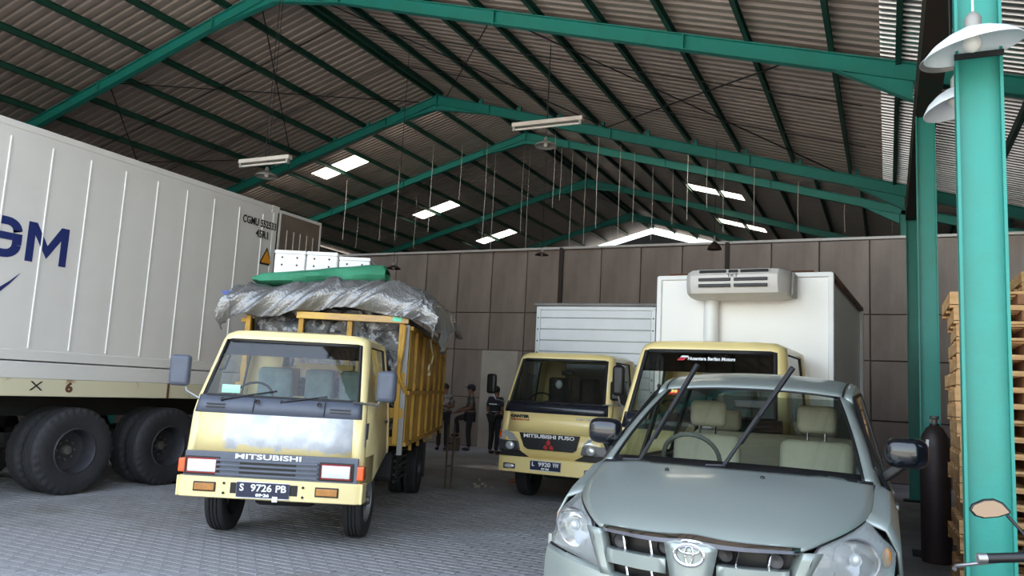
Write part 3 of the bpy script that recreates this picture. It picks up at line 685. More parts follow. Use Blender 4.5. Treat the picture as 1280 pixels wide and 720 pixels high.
# grille, lamps, bumper
m_grl = mat('grey_grille', (92, 98, 112), 0.5, 0, 0.1, 8)
inset(ta, -0.83, 0.83, 0.63, 0.875, 0.035, m_grl, 0.03, 'grille_surround', 0.01)
inset(ta, -0.30, 0.24, 0.655, 0.80, 0.015, m_black, 0.012, 'grille_opening', 0.0)
for k in range(4):
    z = 0.66 + k * 0.043
    inset(ta, -0.52, 0.45, z, z + 0.02, 0.005, m_grl, 0.022, 'grille_slat', 0.003)
text('maker_lettering', 'MITSUBISHI', 0.065, m_wtext, ta, (-0.03, -0.003, 0.84), (pi / 2, 0, 0), 1, 0.0015, width=0.63)
for s in (-1, 1):
    x0, x1 = sorted((s * 0.80, s * 0.51)); xx = 0.0 if s < 0 else -0.03
    hs = inset(ta, x0 + xx - 0.02, x1 + xx + 0.02, 0.655, 0.825, 0.008, m_black, 0.015, 'headlamp_housing')
    MB().tube([(x0 + xx, -0.01, 0.675), (x1 + xx, -0.01, 0.675), (x1 + xx, -0.01, 0.805), (x0 + xx, -0.01, 0.805)], 0.006, 4, closed=True).build('red_trim', m_redtrim, hs)
    inset(hs, x0 + xx + 0.008, x1 + xx - 0.008, 0.68, 0.80, -0.004, m_lens, 0.016, 'headlamp_lens', 0.01)
    a, c = sorted((s * 0.83, s * 0.875)); MB().box(a - 0.012, c + 0.012, -0.0, 0.12, 0.67, 0.80).build('turn_signal', m_orange, ta, bevel=0.012)
bp = MB(); pr = [(0.0, 0.455), (0.0, 0.625), (0.02, 0.64), (0.1, 0.64), (0.1, 0.445), (0.02, 0.445)]
xs = [(-0.875, 0.14), (-0.865, 0.035), (-0.82, 0.005), (0, -0.01), (0.82, 0.005), (0.865, 0.035), (0.875, 0.14)]
bp.grid([[(x, y + q[0] - 0.02, q[1]) for q in pr + pr[:1]] for x, y in xs]); bp.build('bumper', m_yel, ta, smooth=True)
for s in (-1, 1):
    MB().box(s * 0.875 - 0.012, s * 0.875 + 0.012, 0.0, 0.2, 0.45, 0.64).build('bumper_end', m_yel, ta, bevel=0.01)
    x0, x1 = (-0.70, -0.51) if s < 0 else (0.455, 0.655)
    fb = inset(ta, x0 - 0.012, x1 + 0.012, 0.505, 0.595, -0.02, m_black, 0.012, 'fog_bezel'); inset(fb, x0, x1, 0.517, 0.583, -0.028, m_amber, 0.01, 'fog_lens')
inset(ta, -0.36, 0.28, 0.50, 0.60, -0.022, m_black, 0.006, 'plate_slot')
for x, z in ((-0.42, .59), (-0.42, .5), (0.33, .585), (0.33, .495)): MB().lathe([(0.012, 0), (0.012, 0.008), (0.001, 0.008)], 8, (x, -0.036, z), 'Y').build('bumper_bolt', m_black, ta)
plate(ta, (-0.045, -0.034, 0.54), 0.50, 0.145, 'S  9726  PB', '09·26', m_wtext)
MB().box(0.05, 0.1, -0.046, -0.04, 0.44, 0.49).build('plate_tag', m_wtext, ta)
# cowl vents, wipers, grab handle, sticker
for x0, x1 in ((-0.70, -0.52), (0.50, 0.70)):
    for z in (1.285, 1.315): inset(ta, x0, x1, z, z + 0.010, 0.072 if z < 1.3 else 0.08, m_black, 0.012, 'vent_slot', 0)
for x in (-0.24, 0.45): MB().tube([(x, 0.065 - 0.015, 1.25), (x, 0.10 - 0.015, 1.39)], 0.004, 4).build('panel_joint', m_seal, ta)
for x in (-0.20, 0.40): MB().lathe([(0.02, 0), (0.02, 0.02), (0.001, 0.022)], 10, (x, 0.04, 1.36), 'Y').build('washer_nozzle', m_black, ta)
wiper(ta, (-0.56, 0.11, 1.365), (-0.05, 0.16, 1.47)); wiper(ta, (0.02, 0.11, 1.365), (0.45, 0.14, 1.44))
MB().tube([(-0.70, 0.36, 1.78), (-0.66, 0.38, 1.82), (-0.63, 0.38, 1.80), (-0.66, 0.34, 1.66), (-0.70, 0.31, 1.65)], 0.012, 6).build('grab_handle', m_black, ta, smooth=True)
MB().box(-0.60, -0.42, 0.165, 0.168, 1.43, 1.51).build('screen_sticker', mat('mint_paper', (170, 226, 205), 0.6), ta)
mirror(ta, (-1.0, 0.10, 1.625), 0.2, 0.30, 0.09, [(-0.95, 0.12, 1.5), (-0.93, 0.12, 1.43), (-0.80, 0.14, 1.36)], m_cowl)
mirror(ta, (1.01, 0.22, 1.565), 0.2, 0.31, 0.11, [(0.95, 0.22, 1.42), (0.93, 0.2, 1.38), (0.72, 0.08, 1.40)], m_cowl, -0.3)
MB().prism([(0.852, 0.11, 1.20), (0.852, 0.26, 1.20), (0.852, 0.24, 1.05), (0.852, 0.15, 0.96), (0.852, 0.11, 0.98)], (0.006, 0, 0)).build('peeled_patch', m_cowl, ta)
MB().box(0.845, 0.87, 1.2, 1.32, 1.16, 1.19).build('door_handle', m_black, ta, bevel=0.005)
MB().box(-0.25, 0.4, 1.46, 1.475, 1.72, 1.78).build('rear_shelf_bar', mat('wood_bar', (200, 180, 120), 0.6), ta)
truck_under(ta, 3.55, 0.37, 1.0, 6.3, 0.86)
for s in (-1, 1):
    wheel(ta, s * 0.70, 0.86, 0.375, 0.2, s, False, 0.58, rimm=m_rimw); wheel(ta, s * 0.80, 4.4, 0.375, 0.2, s, False, 0.58, 0.23)
# bed: floor, front rack, sides of upright boards
m_bed = mat('bed_yellow', (186, 142, 52), 0.6, 0, 0, 3, 0.05, 20, col2=(120, 88, 36), thr=(0.5, 0.75))
m_bedb = m_bed
BX, BY0, BY1 = 0.98, 1.72, 6.35
MB().box(-BX, BX, BY0, BY1, 0.88, 0.98).build('bed_floor', m_bedb, ta)
for x in (-0.93, -0.30, 0.28, 0.90): MB().box(x - 0.03, x + 0.03, BY0 - 0.06, BY0, 0.9, 2.38).build('front_stake', m_bed, ta, bevel=0.006)
for z in (1.2, 1.62): MB().box(-BX, BX, BY0 - 0.03, BY0, z, z + 0.12).build('front_rail', m_bed, ta, bevel=0.006)
MB().box(-0.35, 0.98, BY0 - 0.1, BY0 - 0.02, 2.31, 2.39).build('header_beam', mat('header_wood', (214, 176, 96), 0.65, 0, 0, 3, col2=(170, 140, 120), thr=(0.5, 0.7), stretch=(0.3, 1, 1)), ta, bevel=0.008)
MB().box(0.79, 0.90, BY0 - 0.106, BY0 - 0.1, 2.33, 2.38).build('green_tape', mat('teal_tape', (90, 205, 170), 0.4), ta)
MB().tube([(0.94, BY0 - 0.08, 2.28), (0.93, BY0 - 0.1, 2.0), (0.90, BY0 - 0.1, 1.74), (0.92, BY0 - 0.1, 1.66), (0.99, BY0 - 0.06, 1.53), (0.99, BY0 - 0.03, 1.5)], 0.022, 8).build('rope_bar', m_bed, ta, smooth=True)
MB().box(0.93, 0.99, BY0 - 0.03, BY0 + 0.03, 0.78, 2.3).build('corner_post', mat('grey_post', (140, 140, 138), 0.6, 0.2, 0.1, 4), ta)
for s in (-1, 1):
    n_ = 18; wdt = (BY1 - BY0 - 0.1) / n_
    for z0, z1 in ((0.88, 1.50), (1.54, 2.30)):
        for k in range(n_):
            y0 = BY0 + 0.08 + k * wdt
            MB().box(s * BX - 0.015, s * BX + 0.015, y0 + 0.006, y0 + wdt - 0.006, z0, z1 + (R.uniform(-.01, .01))).build('side_board', m_bedb, ta)
    for z in (0.9, 1.50, 2.26): MB().box(s * BX - 0.03 + s * 0.02, s * BX + 0.03 + s * 0.02, BY0, BY1, z - 0.02, z + 0.025).build('side_rail', m_bedb, ta)
    for k in range(6): MB().box(s * (BX + 0.03) - 0.018, s * (BX + 0.03) + 0.018, BY0 + 0.5 + k * 0.78, BY0 + 0.54 + k * 0.78, 0.8, 2.28).build('side_stake', m_bedb, ta)
MB().box(-BX, BX, BY1 - 0.03, BY1, 0.9, 2.2).build('tailboard', m_bedb, ta)
# side guard, tank, mudflap
gd = MB().box(0.88, 0.9, BY0 + 0.35, BY0 + 0.38, 0.42, 0.86).build('side_guard', m_chass, ta)
for k in range(5): MB().bar((0.9, BY0 + 0.1, 0.46 + k * 0.08), (0.9, BY0 + 1.1, 0.46 + k * 0.08), 0.02, 0.025).build('guard_bar', m_chass, gd)
MB().box(0.5, 0.86, BY0 + 0.2, BY0 + 1.1, 0.45, 0.8).build('fuel_tank', m_chass, ta, bevel=0.05)
MB().box(0.55, 0.9, 5.02, 5.04, 0.18, 0.75).build('mudflap', m_black, ta)
MB().box(-0.55, 0.75, 1.35, 1.5, 0.5, 0.85).build('air_tank', m_chass, ta, bevel=0.05)
# ------------------------------------------------------------------ load under the tarpaulin
MA = Matrix.Translation(PA) @ Matrix.Rotation(TA, 4, 'Z')
def locA(p): return MA @ Vector(p)
m_load = mat('black_plastic_wrap', (26, 26, 30), 0.3, 0, 0, 9, 0.5, 14, col2=(150, 152, 158), thr=(0.52, 0.62))
P = []
for i in range(17):
    z = 1.0 + 1.45 * i / 16; rw = []
    for j in range(41):
        x = -0.9 + 1.8 * j / 40
        rw.append((x, 1.80 + 0.05 * noise.noise(Vector((x * 4, 0, z * 4))) + 0.03 * noise.noise(Vector((x * 11, 3, z * 11))), z))
    P.append(rw)
t = MB().grid(P); t.box(-0.9, 0.9, 1.9, 6.2, 1.0, 2.42)
ld = t.build('cargo_load', m_load, None, smooth=True); ld.location = PA; ld.rotation_euler = (0, 0, TA)
tag(ld, 'black and silver plastic-wrapped cargo filling the yellow stake bed', 'cargo')
m_tarp = mat('silver_tarpaulin', (140, 140, 141), 0.34, 0.6, 0.15, 5, 0.5, 38)
def wr(x, y, s=1.0):
    v = noise.noise(Vector((x * 2.2, y * 2.2, 1.3))) * 0.06
    r_ = 1 - abs(noise.noise(Vector((x * 2.2 + y * 1.6, x * 0.4 - y * 1.4, 5.1)))); v += (r_ ** 4) * 0.04
    pass
    wx = x + 0.35 * noise.noise(Vector((x * 1.7, y * 1.7, 3.3))); wy = y + 0.35 * noise.noise(Vector((x * 1.7, y * 1.7, 8.8)))
    for f_, amp in ((2.4, 0.05), (5.0, 0.028), (11.0, 0.012)):
        r_ = 1 - abs(noise.noise(Vector((f_ * wx, f_ * wy, f_)))) * 1.6; v += max(0, r_) ** 3 * amp
    return v * s - 0.03
P = []
NU, NV = 170, 130
for j in range(NV):
    v = j / (NV - 1); rw = []
    for i in range(NU):
        u = -1 + 2 * i / (NU - 1)
        # across: flat top then sides; along: front fold then top
        if abs(u) < 0.8: x = u / 0.8 * 1.10; dx = 0.0
        else: x = (1.10 + 0.14 * sin((abs(u) - 0.8) / 0.2 * pi / 2)) * (1 if u > 0 else -1); dx = (abs(u) - 0.8) / 0.2
        if v < 0.22: y = 1.62 - 0.05 * sin(v / 0.22 * pi) + 0.12 * (v / 0.22) ** 3; dv = 1 - v / 0.22
        else: y = 1.74 + (v - 0.22) / 0.78 * 4.5; dv = 0
        top = 2.715 + 0.12 * exp(-((x - 0.25) / 0.8) ** 2) * (1 if y < 4 else 0.8)
        if y < 2.6: top -= 0.10 * (2.6 - y) ** 2
        hang_f = 0.31 + 0.06 * noise.noise(Vector((x * 1.5, 2, 2))) + 0.04 * exp(-((x + 0.6) / 0.3) ** 2)
        hang_s = (0.30 + 0.10 * noise.noise(Vector((y * 1.2, 7, 1)))) if u < 0 else (0.32 + 0.42 * exp(-((y - 2.9) / 0.75) ** 2))
        z = top - dv ** 1.3 * hang_f - (dx ** 1.4) * hang_s * (1 if dv < 0.05 else 0.6)
        k = wr(x + dv * 0.5, y + dx * 0.4, 1.0)
        nx = (1 if u > 0 else -1) * dx; ny = -dv
        z += k * (1 - max(dx, dv) * 0.5); x += nx * k * 1.2; y += ny * k * 1.4
        rw.append((x, y, z))
    P.append(rw)
TARP = [q for r_ in P for q in r_]
def tarp_top(x0, x1, y0, y1): return sorted(q[2] for q in TARP if x0 < q[0] < x1 and y0 < q[1] < y1)
tp = MB().grid(P).build('tarpaulin', m_tarp, None, smooth=True, solid=0.006); tp.location = PA; tp.rotation_euler = (0, 0, TA)
tag(tp, 'crumpled silver tarpaulin draped over the loaded yellow truck', 'tarpaulin')
fl = MB(); fl.prism([(-1.05, 1.64, 2.60), (-1.28, 1.64, 2.59), (-1.12, 1.63, 2.44)], (0, 0.01, 0)); fl.build('blue_corner', mat('blue_lining', (70, 84, 150), 0.6), tp)
# rope hanging from the tarpaulin
pts = [(1.13, 2.7, 2.2), (1.14, 2.75, 2.1), (1.15, 2.95, 2.0), (1.14, 2.9, 1.9), (1.14, 2.65, 1.86), (1.14, 2.6, 1.8), (1.14, 2.75, 1.78), (1.14, 2.72, 1.72), (1.14, 2.6, 1.74)]
rpo = MB().tube(pts, 0.012, 6).build('rope', mat('cream_rope', (208, 198, 160), 0.8), None, smooth=True); rpo.location = PA; rpo.rotation_euler = (0, 0, TA)
tag(rpo, 'cream rope dangling in loops from the silver tarpaulin', 'rope')
# folded green tarpaulin roll
P = []
for i in range(40):
    s = i / 39; x = -1.02 + 1.62 * s; z0 = 2.80 + 0.13 * s; hgt = (0.085 + 0.065 * s) * (1 if 0.03 < s < 0.985 else 0.6)
    rw = []
    for j in range(17):
        a = 2 * pi * j / 16; k = 1 + 0.18 * noise.noise(Vector((x * 3, cos(a) * 1.5, sin(a) * 1.5)))
        rw.append((x, 2.15 + 0.22 * cos(a) * k, z0 + hgt * sin(a) * k))
    P.append(rw)
t = MB().grid(P); o0 = len(t.v); t.v += [(-1.03, 2.15, 2.80), (0.605, 2.15, 2.92)]
gr = t.build('green_tarpaulin', mat('green_canvas', (54, 132, 100), 0.75, 0, 0.2, 4, 0.2, 30), None, smooth=True); gr.location = PA; gr.rotation_euler = (0, 0, TA)
tag(gr, 'rolled green canvas lying across the silver tarpaulin', 'canvas roll')
# three white foam boxes
m_foam = mat('white_foam', (240, 240, 240), 0.7, 0, 0.03, 10)
FB = [(-0.83, 'white foam box at the green canvas end nearest the container'), (-0.40, 'middle white foam box of three above the green canvas'), (0.03, 'white foam box beside the raised end of the green canvas')]
for k, (x, lb) in enumerate(FB):
    bx = thing('foam_box', lb, 'foam box', locA((x, 3.05, tarp_top(x - 0.2, x + 0.2, 2.8, 3.3)[-1] - 0.02)), TA + (0.04 if k == 2 else 0), 'foam boxes on the loaded truck')
    z1 = (3.30 if k < 2 else 3.25) - bx.location.z
    MB().box(-0.205, 0.205, -0.3, 0.3, 0, z1 - 0.05).build('tub', m_foam, bx, bevel=0.015); MB().box(-0.21, 0.21, -0.305, 0.305, z1 - 0.05, z1).build('lid', m_foam, bx, bevel=0.012)
    for sx in (-0.1, 0.1):
        for zz in (z1 - 0.1, z1 - 0.2): MB().lathe([(0.013, 0), (0.013, 0.006), (0.001, 0.006)], 8, (sx, -0.309, zz), 'Y').build('hole', m_black, bx)
# ------------------------------------------------------------------ box truck with the white slatted body
PB = (-4.362, 10.58, 0); TB = 0.03
tb = thing('box_truck', 'yellow cab truck with a white aluminium slat box and black grille', 'truck', PB, TB)
m_cowlB = mat('black_gloss_panel', (30, 34, 44), 0.25, 0, 0.1, 4, coat=0.4)
m_seatd = mat('dark_seat', (58, 60, 60), 0.8, 0, 0.2, 6)
LVB = [(0.64, 0.84, 0.05, 1.66, 0.14, 0.03), (1.00, 0.84, 0.03, 1.66, 0.14, 0.03), (1.285, 0.83, 0.055, 1.66, 0.14, 0.04), (1.44, 0.815, 0.11, 1.66, 0.14, 0.04), (2.08, 0.74, 0.40, 1.64, 0.12, 0.05), (2.135, 0.725, 0.45, 1.63, 0.12, 0.05)]
rgB, obB = cab(tb, LVB, 0.52, 1.34, m_yelB, m_cowlB, g_dark, 0.82, 0.0, None, m_seatd)
# trapezoid grille
gq = [(-0.50, -0.0, 0.995), (0.43, -0.0, 0.995), (0.38, -0.0, 0.80), (0.33, 0.0, 0.765), (-0.36, -0.0, 0.765), (-0.42, 0, 0.80)]
gl = MB().prism([(x, y + 0.025, z) for x, y, z in gq], (0, -0.03, 0)).build('grille', m_black, tb, bevel=0.006)
for k in range(7):
    z = 0.785 + k * 0.022; hw = 0.36 + 0.1 * k / 7; MB().box(-hw - 0.03, hw - 0.03, -0.012, -0.004, z, z + 0.008).build('grille_bar', mat('grille_bar', (44, 46, 52), 0.4), gl)
text('maker_lettering', 'MITSUBISHI FUSO', 0.07, m_wtext, tb, (-0.035, -0.012, 0.955), (pi / 2, 0, 0), 1, 0.002, width=0.78)
em = MB()
for c in ((-0.035, 0.875), (-0.08, 0.80), (0.01, 0.80)):
    em_ = MB().prism([(c[0], -0.014, c[1] + 0.05), (c[0] + 0.037, -0.014, c[1]), (c[0], -0.014, c[1] - 0.05) if c[1] > 0.85 else (c[0] + 0.018, -0.014, c[1] - 0.03), (c[0] - 0.037, -0.014, c[1])], (0, 0.006, 0))
    em_.build('emblem_diamond', mat('emblem_red', (196, 60, 60), 0.3, 0.3), gl)
for s in (-1, 1):
    off = -0.02
    def hx(v): return s * v + off
    # upper indicator part and lower lamp, slanting back round the corner
    up = [(hx(0.50), 0.02, 0.88), (hx(0.84), 0.10, 0.88), (hx(0.845), 0.16, 1.03), (hx(0.72), 0.05, 1.02), (hx(0.58), 0.025, 0.97)]
    lo = [(hx(0.47), 0.015, 0.74), (hx(0.82), 0.09, 0.71), (hx(0.84), 0.10, 0.87), (hx(0.50), 0.015, 0.87)]
    hl = MB().prism([(a, b - 0.03, c) for a, b, c in lo], (0, 0.06, 0)).build('headlamp', mat('lamp_bezel', (86, 88, 94), 0.3, 0.5), tb, bevel=0.01)
    MB().sphere((hx(0.62), -0.005, 0.80), 0.062, 16, 10, (1.15, 0.5, 1)).build('bulb_lens', m_lens, hl, smooth=True)
    MB().prism([(a, b - 0.02, c) for a, b, c in up], (0, 0.05, 0)).build('indicator_lens', m_lens, tb, bevel=0.008)
    MB().prism([(hx(0.79), 0.05, 0.9), (hx(0.85), 0.10, 0.9), (hx(0.855), 0.14, 1.0), (hx(0.79), 0.06, 1.0)], (0, 0.03, 0)).build('turn_signal', m_orange, tb, bevel=0.006)
bp = MB(); pr = [(0.0, 0.43), (0.0, 0.63), (0.02, 0.645), (0.1, 0.645), (0.1, 0.42), (0.02, 0.42)]
xs = [(-0.845, 0.20), (-0.835, 0.09), (-0.74, 0.03), (-0.4, 0.0), (0, -0.005), (0.4, 0.0), (0.74, 0.03), (0.835, 0.09), (0.845, 0.20)]
bp.grid([[(x, y + q[0] - 0.02, q[1]) for q in pr + pr[:1]] for x, y in xs]); bp.build('bumper', m_yelB, tb, smooth=True)
inset(tb, -0.8, 0.8, 0.645, 0.74, 0.06, m_black, 0.02, 'bumper_gap')
for s, x in ((-1, -0.63), (1, 0.60)):
    fb = MB().cbox((x, 0.005, 0.505), (0.21, 0.03, 0.085)).build('fog_bezel', mat('lamp_bezel', (86, 88, 94), 0.3, 0.5), tb, bevel=0.02); MB().sphere((x, -0.01, 0.505), 0.04, 12, 8, (1.9, 0.4, 0.8)).build('fog_lens', m_lens, fb, smooth=True)
plate(tb, (-0.06, -0.028, 0.545), 0.47, 0.135, 'L  9920  VW', '07·26', m_wtext)
cq = mat('badge_black', (26, 22, 20), 0.5); 
text('model_badge', 'CANTER', 0.055, cq, tb, (-0.52, 0.036, 1.225), (radians(85), 0, 0), 1, 0.004, width=0.30)
text('model_subtitle', 'TURBO INTERCOOLER', 0.03, m_redtrim, tb, (-0.51, 0.034, 1.178), (radians(85), 0, 0), 1, 0.001, width=0.30)
text('side_badge', 'COLT DIESEL', 0.04, m_steel, tb, (0.50, 0.036, 1.235), (radians(85), 0, 0), 1, 0.001, width=0.30)
wiper(tb, (-0.42, 0.10, 1.40), (0.02, 0.15, 1.50)); wiper(tb, (0.10, 0.10, 1.41), (0.5, 0.15, 1.50))
inset(tb, -0.05, 0.55, 1.315, 1.335, 0.075, m_black, 0.012, 'cowl_vent')
mirror(tb, (-1.08, 0.2, 1.68), 0.15, 0.30, 0.09, [(-1.05, 0.2, 1.53), (-1.0, 0.2, 1.45), (-0.8, 0.15, 1.42)])
mirror(tb, (0.90, 0.12, 1.66), 0.16, 0.28, 0.09, [(0.90, 0.12, 1.52), (0.86, 0.12, 1.46), (0.72, 0.1, 1.45)])
MB().box(0.835, 0.86, 1.15, 1.3, 1.20, 1.23).build('door_handle', m_black, tb, bevel=0.005)
MB().box(-0.12, 0.08, 0.62, 0.68, 1.86, 1.93).build('interior_mirror', m_black, tb, bevel=0.015)
hg = MB().sphere((-0.12, 0.55, 1.72), 0.055, 12, 8, (1, .6, 1.2)).build('hanging_charm', m_wtext, tb, smooth=True)
truck_under(tb, 3.4, 0.37, 1.0, 6.2, 0.86)
for s in (-1, 1):
    wheel(tb, s * 0.66 , 0.86, 0.375, 0.2, s, False, 0.58, rimm=m_rimw); wheel(tb, s * 0.80, 4.3, 0.375, 0.2, s, False, 0.58, 0.23)
# slatted aluminium box
m_alu = mat('white_aluminium', (214, 216, 220), 0.42, 0.1, 0.06, 1.4)
m_alup = mat('aluminium_post', (196, 198, 200), 0.4, 0.3, 0.08, 3)
BX0, BX1, BYF, BYR, BZ0, BZ1 = -1.085, 1.01, 1.9, 6.3, 0.92, 3.10
bd = MB().box(BX0 + 0.03, BX1 - 0.03, BYF + 0.03, BYR, BZ0, BZ1 - 0.02).build('cargo_box', m_alup, tb)
nsl = 11; sh = (BZ1 - 0.06 - BZ0) / nsl
for k in range(nsl):
    z0 = BZ0 + 0.02 + k * sh
    MB().box(BX0 + 0.07, BX1 - 0.07, BYF, BYF + 0.035, z0 + 0.006, z0 + sh - 0.006).build('front_slat', m_alu, bd, bevel=0.008)
    for x in (BX0, BX1): MB().box(x - 0.012, x + 0.012, BYF + 0.08, BYR - 0.02, z0 + 0.006, z0 + sh - 0.006).build('side_slat', m_alu, bd)
for x in (BX0 + 0.035, BX1 - 0.035):
    ps = MB().box(x - 0.04, x + 0.04, BYF - 0.015, BYF + 0.08, BZ0, BZ1 - 0.02).build('corner_post', m_alup, tb, bevel=0.01)
    for k in range(11): MB().lathe([(0.014, 0), (0.010, -0.008), (0.001, -0.01)], 8, (x, BYF - 0.015, BZ0 + 0.15 + k * 0.2), 'Y').build('rivet', m_black, ps)
MB().box(BX0 - 0.03, BX1 + 0.03, BYF - 0.06, BYR, BZ1 - 0.03, BZ1 + 0.02).build('box_roof', mat('grey_roof_edge', (128, 126, 124), 0.6, 0.2, 0.2, 3), tb, bevel=0.01)
MB().box(BX0 + 0.02, BX1 - 0.02, BYF - 0.02, BYF + 0.03, BZ1 - 0.1, BZ1 - 0.03).build('top_rail', m_alu, tb, bevel=0.01)
# ------------------------------------------------------------------ refrigerated truck
PC = (-1.541 * 1.1, 9.335 * 1.1, 0); TC = -0.06
tcx = thing('refrigerated_truck', 'yellow cab truck with a tall white refrigerated box and roof cooling unit', 'truck', PC, TC); tcx.scale = (1.1, 1.1, 1.1); DZ = -0.145
LVC = [(l[0] + DZ, l[1] * 0.98, l[2] - 1.80, l[3] - 1.80, l[4], l[5]) for l in LVB]
rgC, obC = cab(tcx, LVC, 0.52 - 1.80, 1.34 - 1.80, m_yelB, m_cowlB, g_clear, 0.70, 0.33, None, m_seat)
inset(tcx, -0.45, 0.45, 0.62, 0.85, -1.80 + 0.03, m_black, 0.03, 'grille')
for s in (-1, 1):
    a, b_ = sorted((s * 0.48, s * 0.80)); inset(tcx, a, b_, 0.58, 0.83, -1.80 + 0.05, m_lens, 0.05, 'headlamp', 0.02)
bp = MB(); pr = [(0.0, 0.36), (0.0, 0.50), (0.02, 0.515), (0.1, 0.515), (0.1, 0.35), (0.02, 0.35)]
bp.grid([[(x, y + q[0] - 0.02 - 1.80, q[1]) for q in pr + pr[:1]] for x, y in xs]); bp.build('bumper', m_yelB, tcx, smooth=True)
sl = rgC[3][3]; sh_ = rgC[4][3]; ang = atan2(sh_[2] - sl[2], sh_[1] - sl[1])
zc = 2.005 + DZ; yc = sl[1] + (zc - sl[2]) / (sh_[2] - sl[2]) * (sh_[1] - sl[1])
text('screen_lettering', 'Nusantara Berlian Motors', 0.05, m_wtext, tcx, (0.05, yc - 0.012, zc), (ang, 0, 0), 1, 0.0015, width=0.47)
MB().prism([(-0.30, yc - 0.012, zc - 0.02), (-0.23, yc - 0.012, zc - 0.02), (-0.20, yc + 0.0, zc + 0.008), (-0.27, yc, zc + 0.008)], (0, 0.003, 0)).build('sticker_logo', mat('logo_red', (190, 40, 50), 0.5), tcx)
MB().prism([(-0.27, yc + 0.0, zc + 0.012), (-0.19, yc + 0.0, zc + 0.012), (-0.185, yc + 0.01, zc + 0.03), (-0.25, yc + 0.01, zc + 0.03)], (0, 0.003, 0)).build('sticker_logo', m_wtext, tcx)
mirror(tcx, (-0.95, -1.36, 1.61), 0.13, 0.32, 0.09, [(-0.95, -1.36, 1.46), (-0.92, -1.38, 1.36), (-0.76, -1.4, 1.30)])
for x in (-0.38, 0.38): MB().box(x - 0.04, x + 0.04, -1.6, 3.4, 0.54, 0.72).build('chassis_rail', m_chass, tcx)
for y, nm in ((-1.0, 'front_axle'), (2.2, 'rear_axle')): MB().tube([(-0.7, y, 0.35), (0.7, y, 0.35)], 0.06, 8).build(nm, m_chass, tcx)
for s in (-1, 1):
    wheel(tcx, s * 0.68, -1.0, 0.35, 0.2, s, False, 0.58, rimm=m_rimw); wheel(tcx, s * 0.80, 2.2, 0.35, 0.2, s, False, 0.58, 0.23)
CL = 3.5
m_reef = mat('white_fibreglass', (228, 226, 224), 0.28, 0, 0.03, 1.2, 0.04, 3, coat=0.3)
bx = MB().box(-0.97, 0.97, 0.02, CL, 0.72, 2.905).build('cold_box', m_reef, tcx)
for x in (-1, 1):
    MB().box(x * 0.985 - 0.03, x * 0.985 + 0.03, -0.01, 0.07, 0.70, 2.935).build('corner_trim', m_white, bx, bevel=0.012)
    MB().box(x * 0.985 - 0.03, x * 0.985 + 0.03, CL - 0.06, CL + 0.02, 0.70, 2.935).build('corner_trim', m_white, bx, bevel=0.012)
    MB().box(x * 0.985 - 0.028, x * 0.985 + 0.03, 0.0, CL, 2.885, 2.94).build('roof_trim', mat('rust_trim', (140, 110, 96), 0.7, 0, 0.3, 6), bx, bevel=0.008)
    MB().box(x * 0.985 - 0.028, x * 0.985 + 0.03, 0.0, CL, 0.69, 0.76).build('floor_trim', m_white, bx, bevel=0.008)
MB().box(-1.0, 1.0, -0.012, 0.06, 2.885, 2.94).build('front_trim', m_white, bx, bevel=0.01)
MB().box(-0.97, 0.97, 0.0, CL, 2.905, 2.93).build('roof_skin', m_white, bx)
for x in (-0.75, 0.68): MB().box(x - 0.12, x + 0.12, 0.0, 0.08, 2.94, 2.965).build('lifting_eye', mat('rust', (92, 60, 42), 0.9), bx, bevel=0.01)
# duct and cooling unit
MB().tube([(-0.325, -0.06, 2.72), (-0.325, -0.06, 1.9), (-0.325, -0.06, 0.9)], 0.085, 18).build('duct', m_white, tcx, smooth=True)
un = MB(); 
prf = [(-0.0, 2.765), (-0.30, 2.765), (-0.45, 2.80), (-0.50, 2.88), (-0.50, 3.0), (-0.42, 3.075), (-0.2, 3.10), (-0.0, 3.10)]
def usec(x, k): return [(x, p[0] * k, 2.93 + (p[1] - 2.93) * (0.5 + 0.5 * k)) for p in prf]
un.grid([usec(-0.56, 0.35), usec(-0.535, 0.75), usec(-0.46, 0.95), usec(-0.36, 1), usec(0.40, 1), usec(0.50, 0.95), usec(0.57, 0.75), usec(0.595, 0.35)])
un.box(-0.55, 0.585, -0.05, 0.02, 2.79, 3.07)
un.v = [(v[0], v[1], v[2] + DZ) for v in un.v]
cu = un.build('cooling_unit', mat('unit_white', (214, 210, 206), 0.45, 0, 0.05, 5), tcx, smooth=True)
for a, b_ in ((-0.36, 0.0), (0.035, 0.40)):
    for z in (2.862, 2.93): MB().box(a, b_, -0.515, -0.49, z + DZ, z + 0.036 + DZ).build('vent_slot', m_black, cu, bevel=0.006)
for a, b_ in ((-0.36, -0.06), (-0.03, 0.07), (0.10, 0.40)): MB().cbox(((a + b_) / 2, -0.468, 3.045 + DZ), (b_ - a, 0.02, 0.03), 0, -0.8).build('vent_slot', mat('vent_grey', (56, 56, 56), 0.6), cu)
text('unit_lettering', 'TKT', 0.05, m_ink, cu, (0.02, -0.505, 2.99 + DZ), (pi / 2, 0, 0), 1, 0, width=0.12)
MB().prism([(0.60, -0.25, 2.655), (0.60, 0.0, 2.635), (0.60, 0.0, 2.905), (0.60, -0.2, 2.915)], (0.03, 0, 0)).build('end_cover', mat('unit_side', (150, 146, 142), 0.5), cu, bevel=0.01)
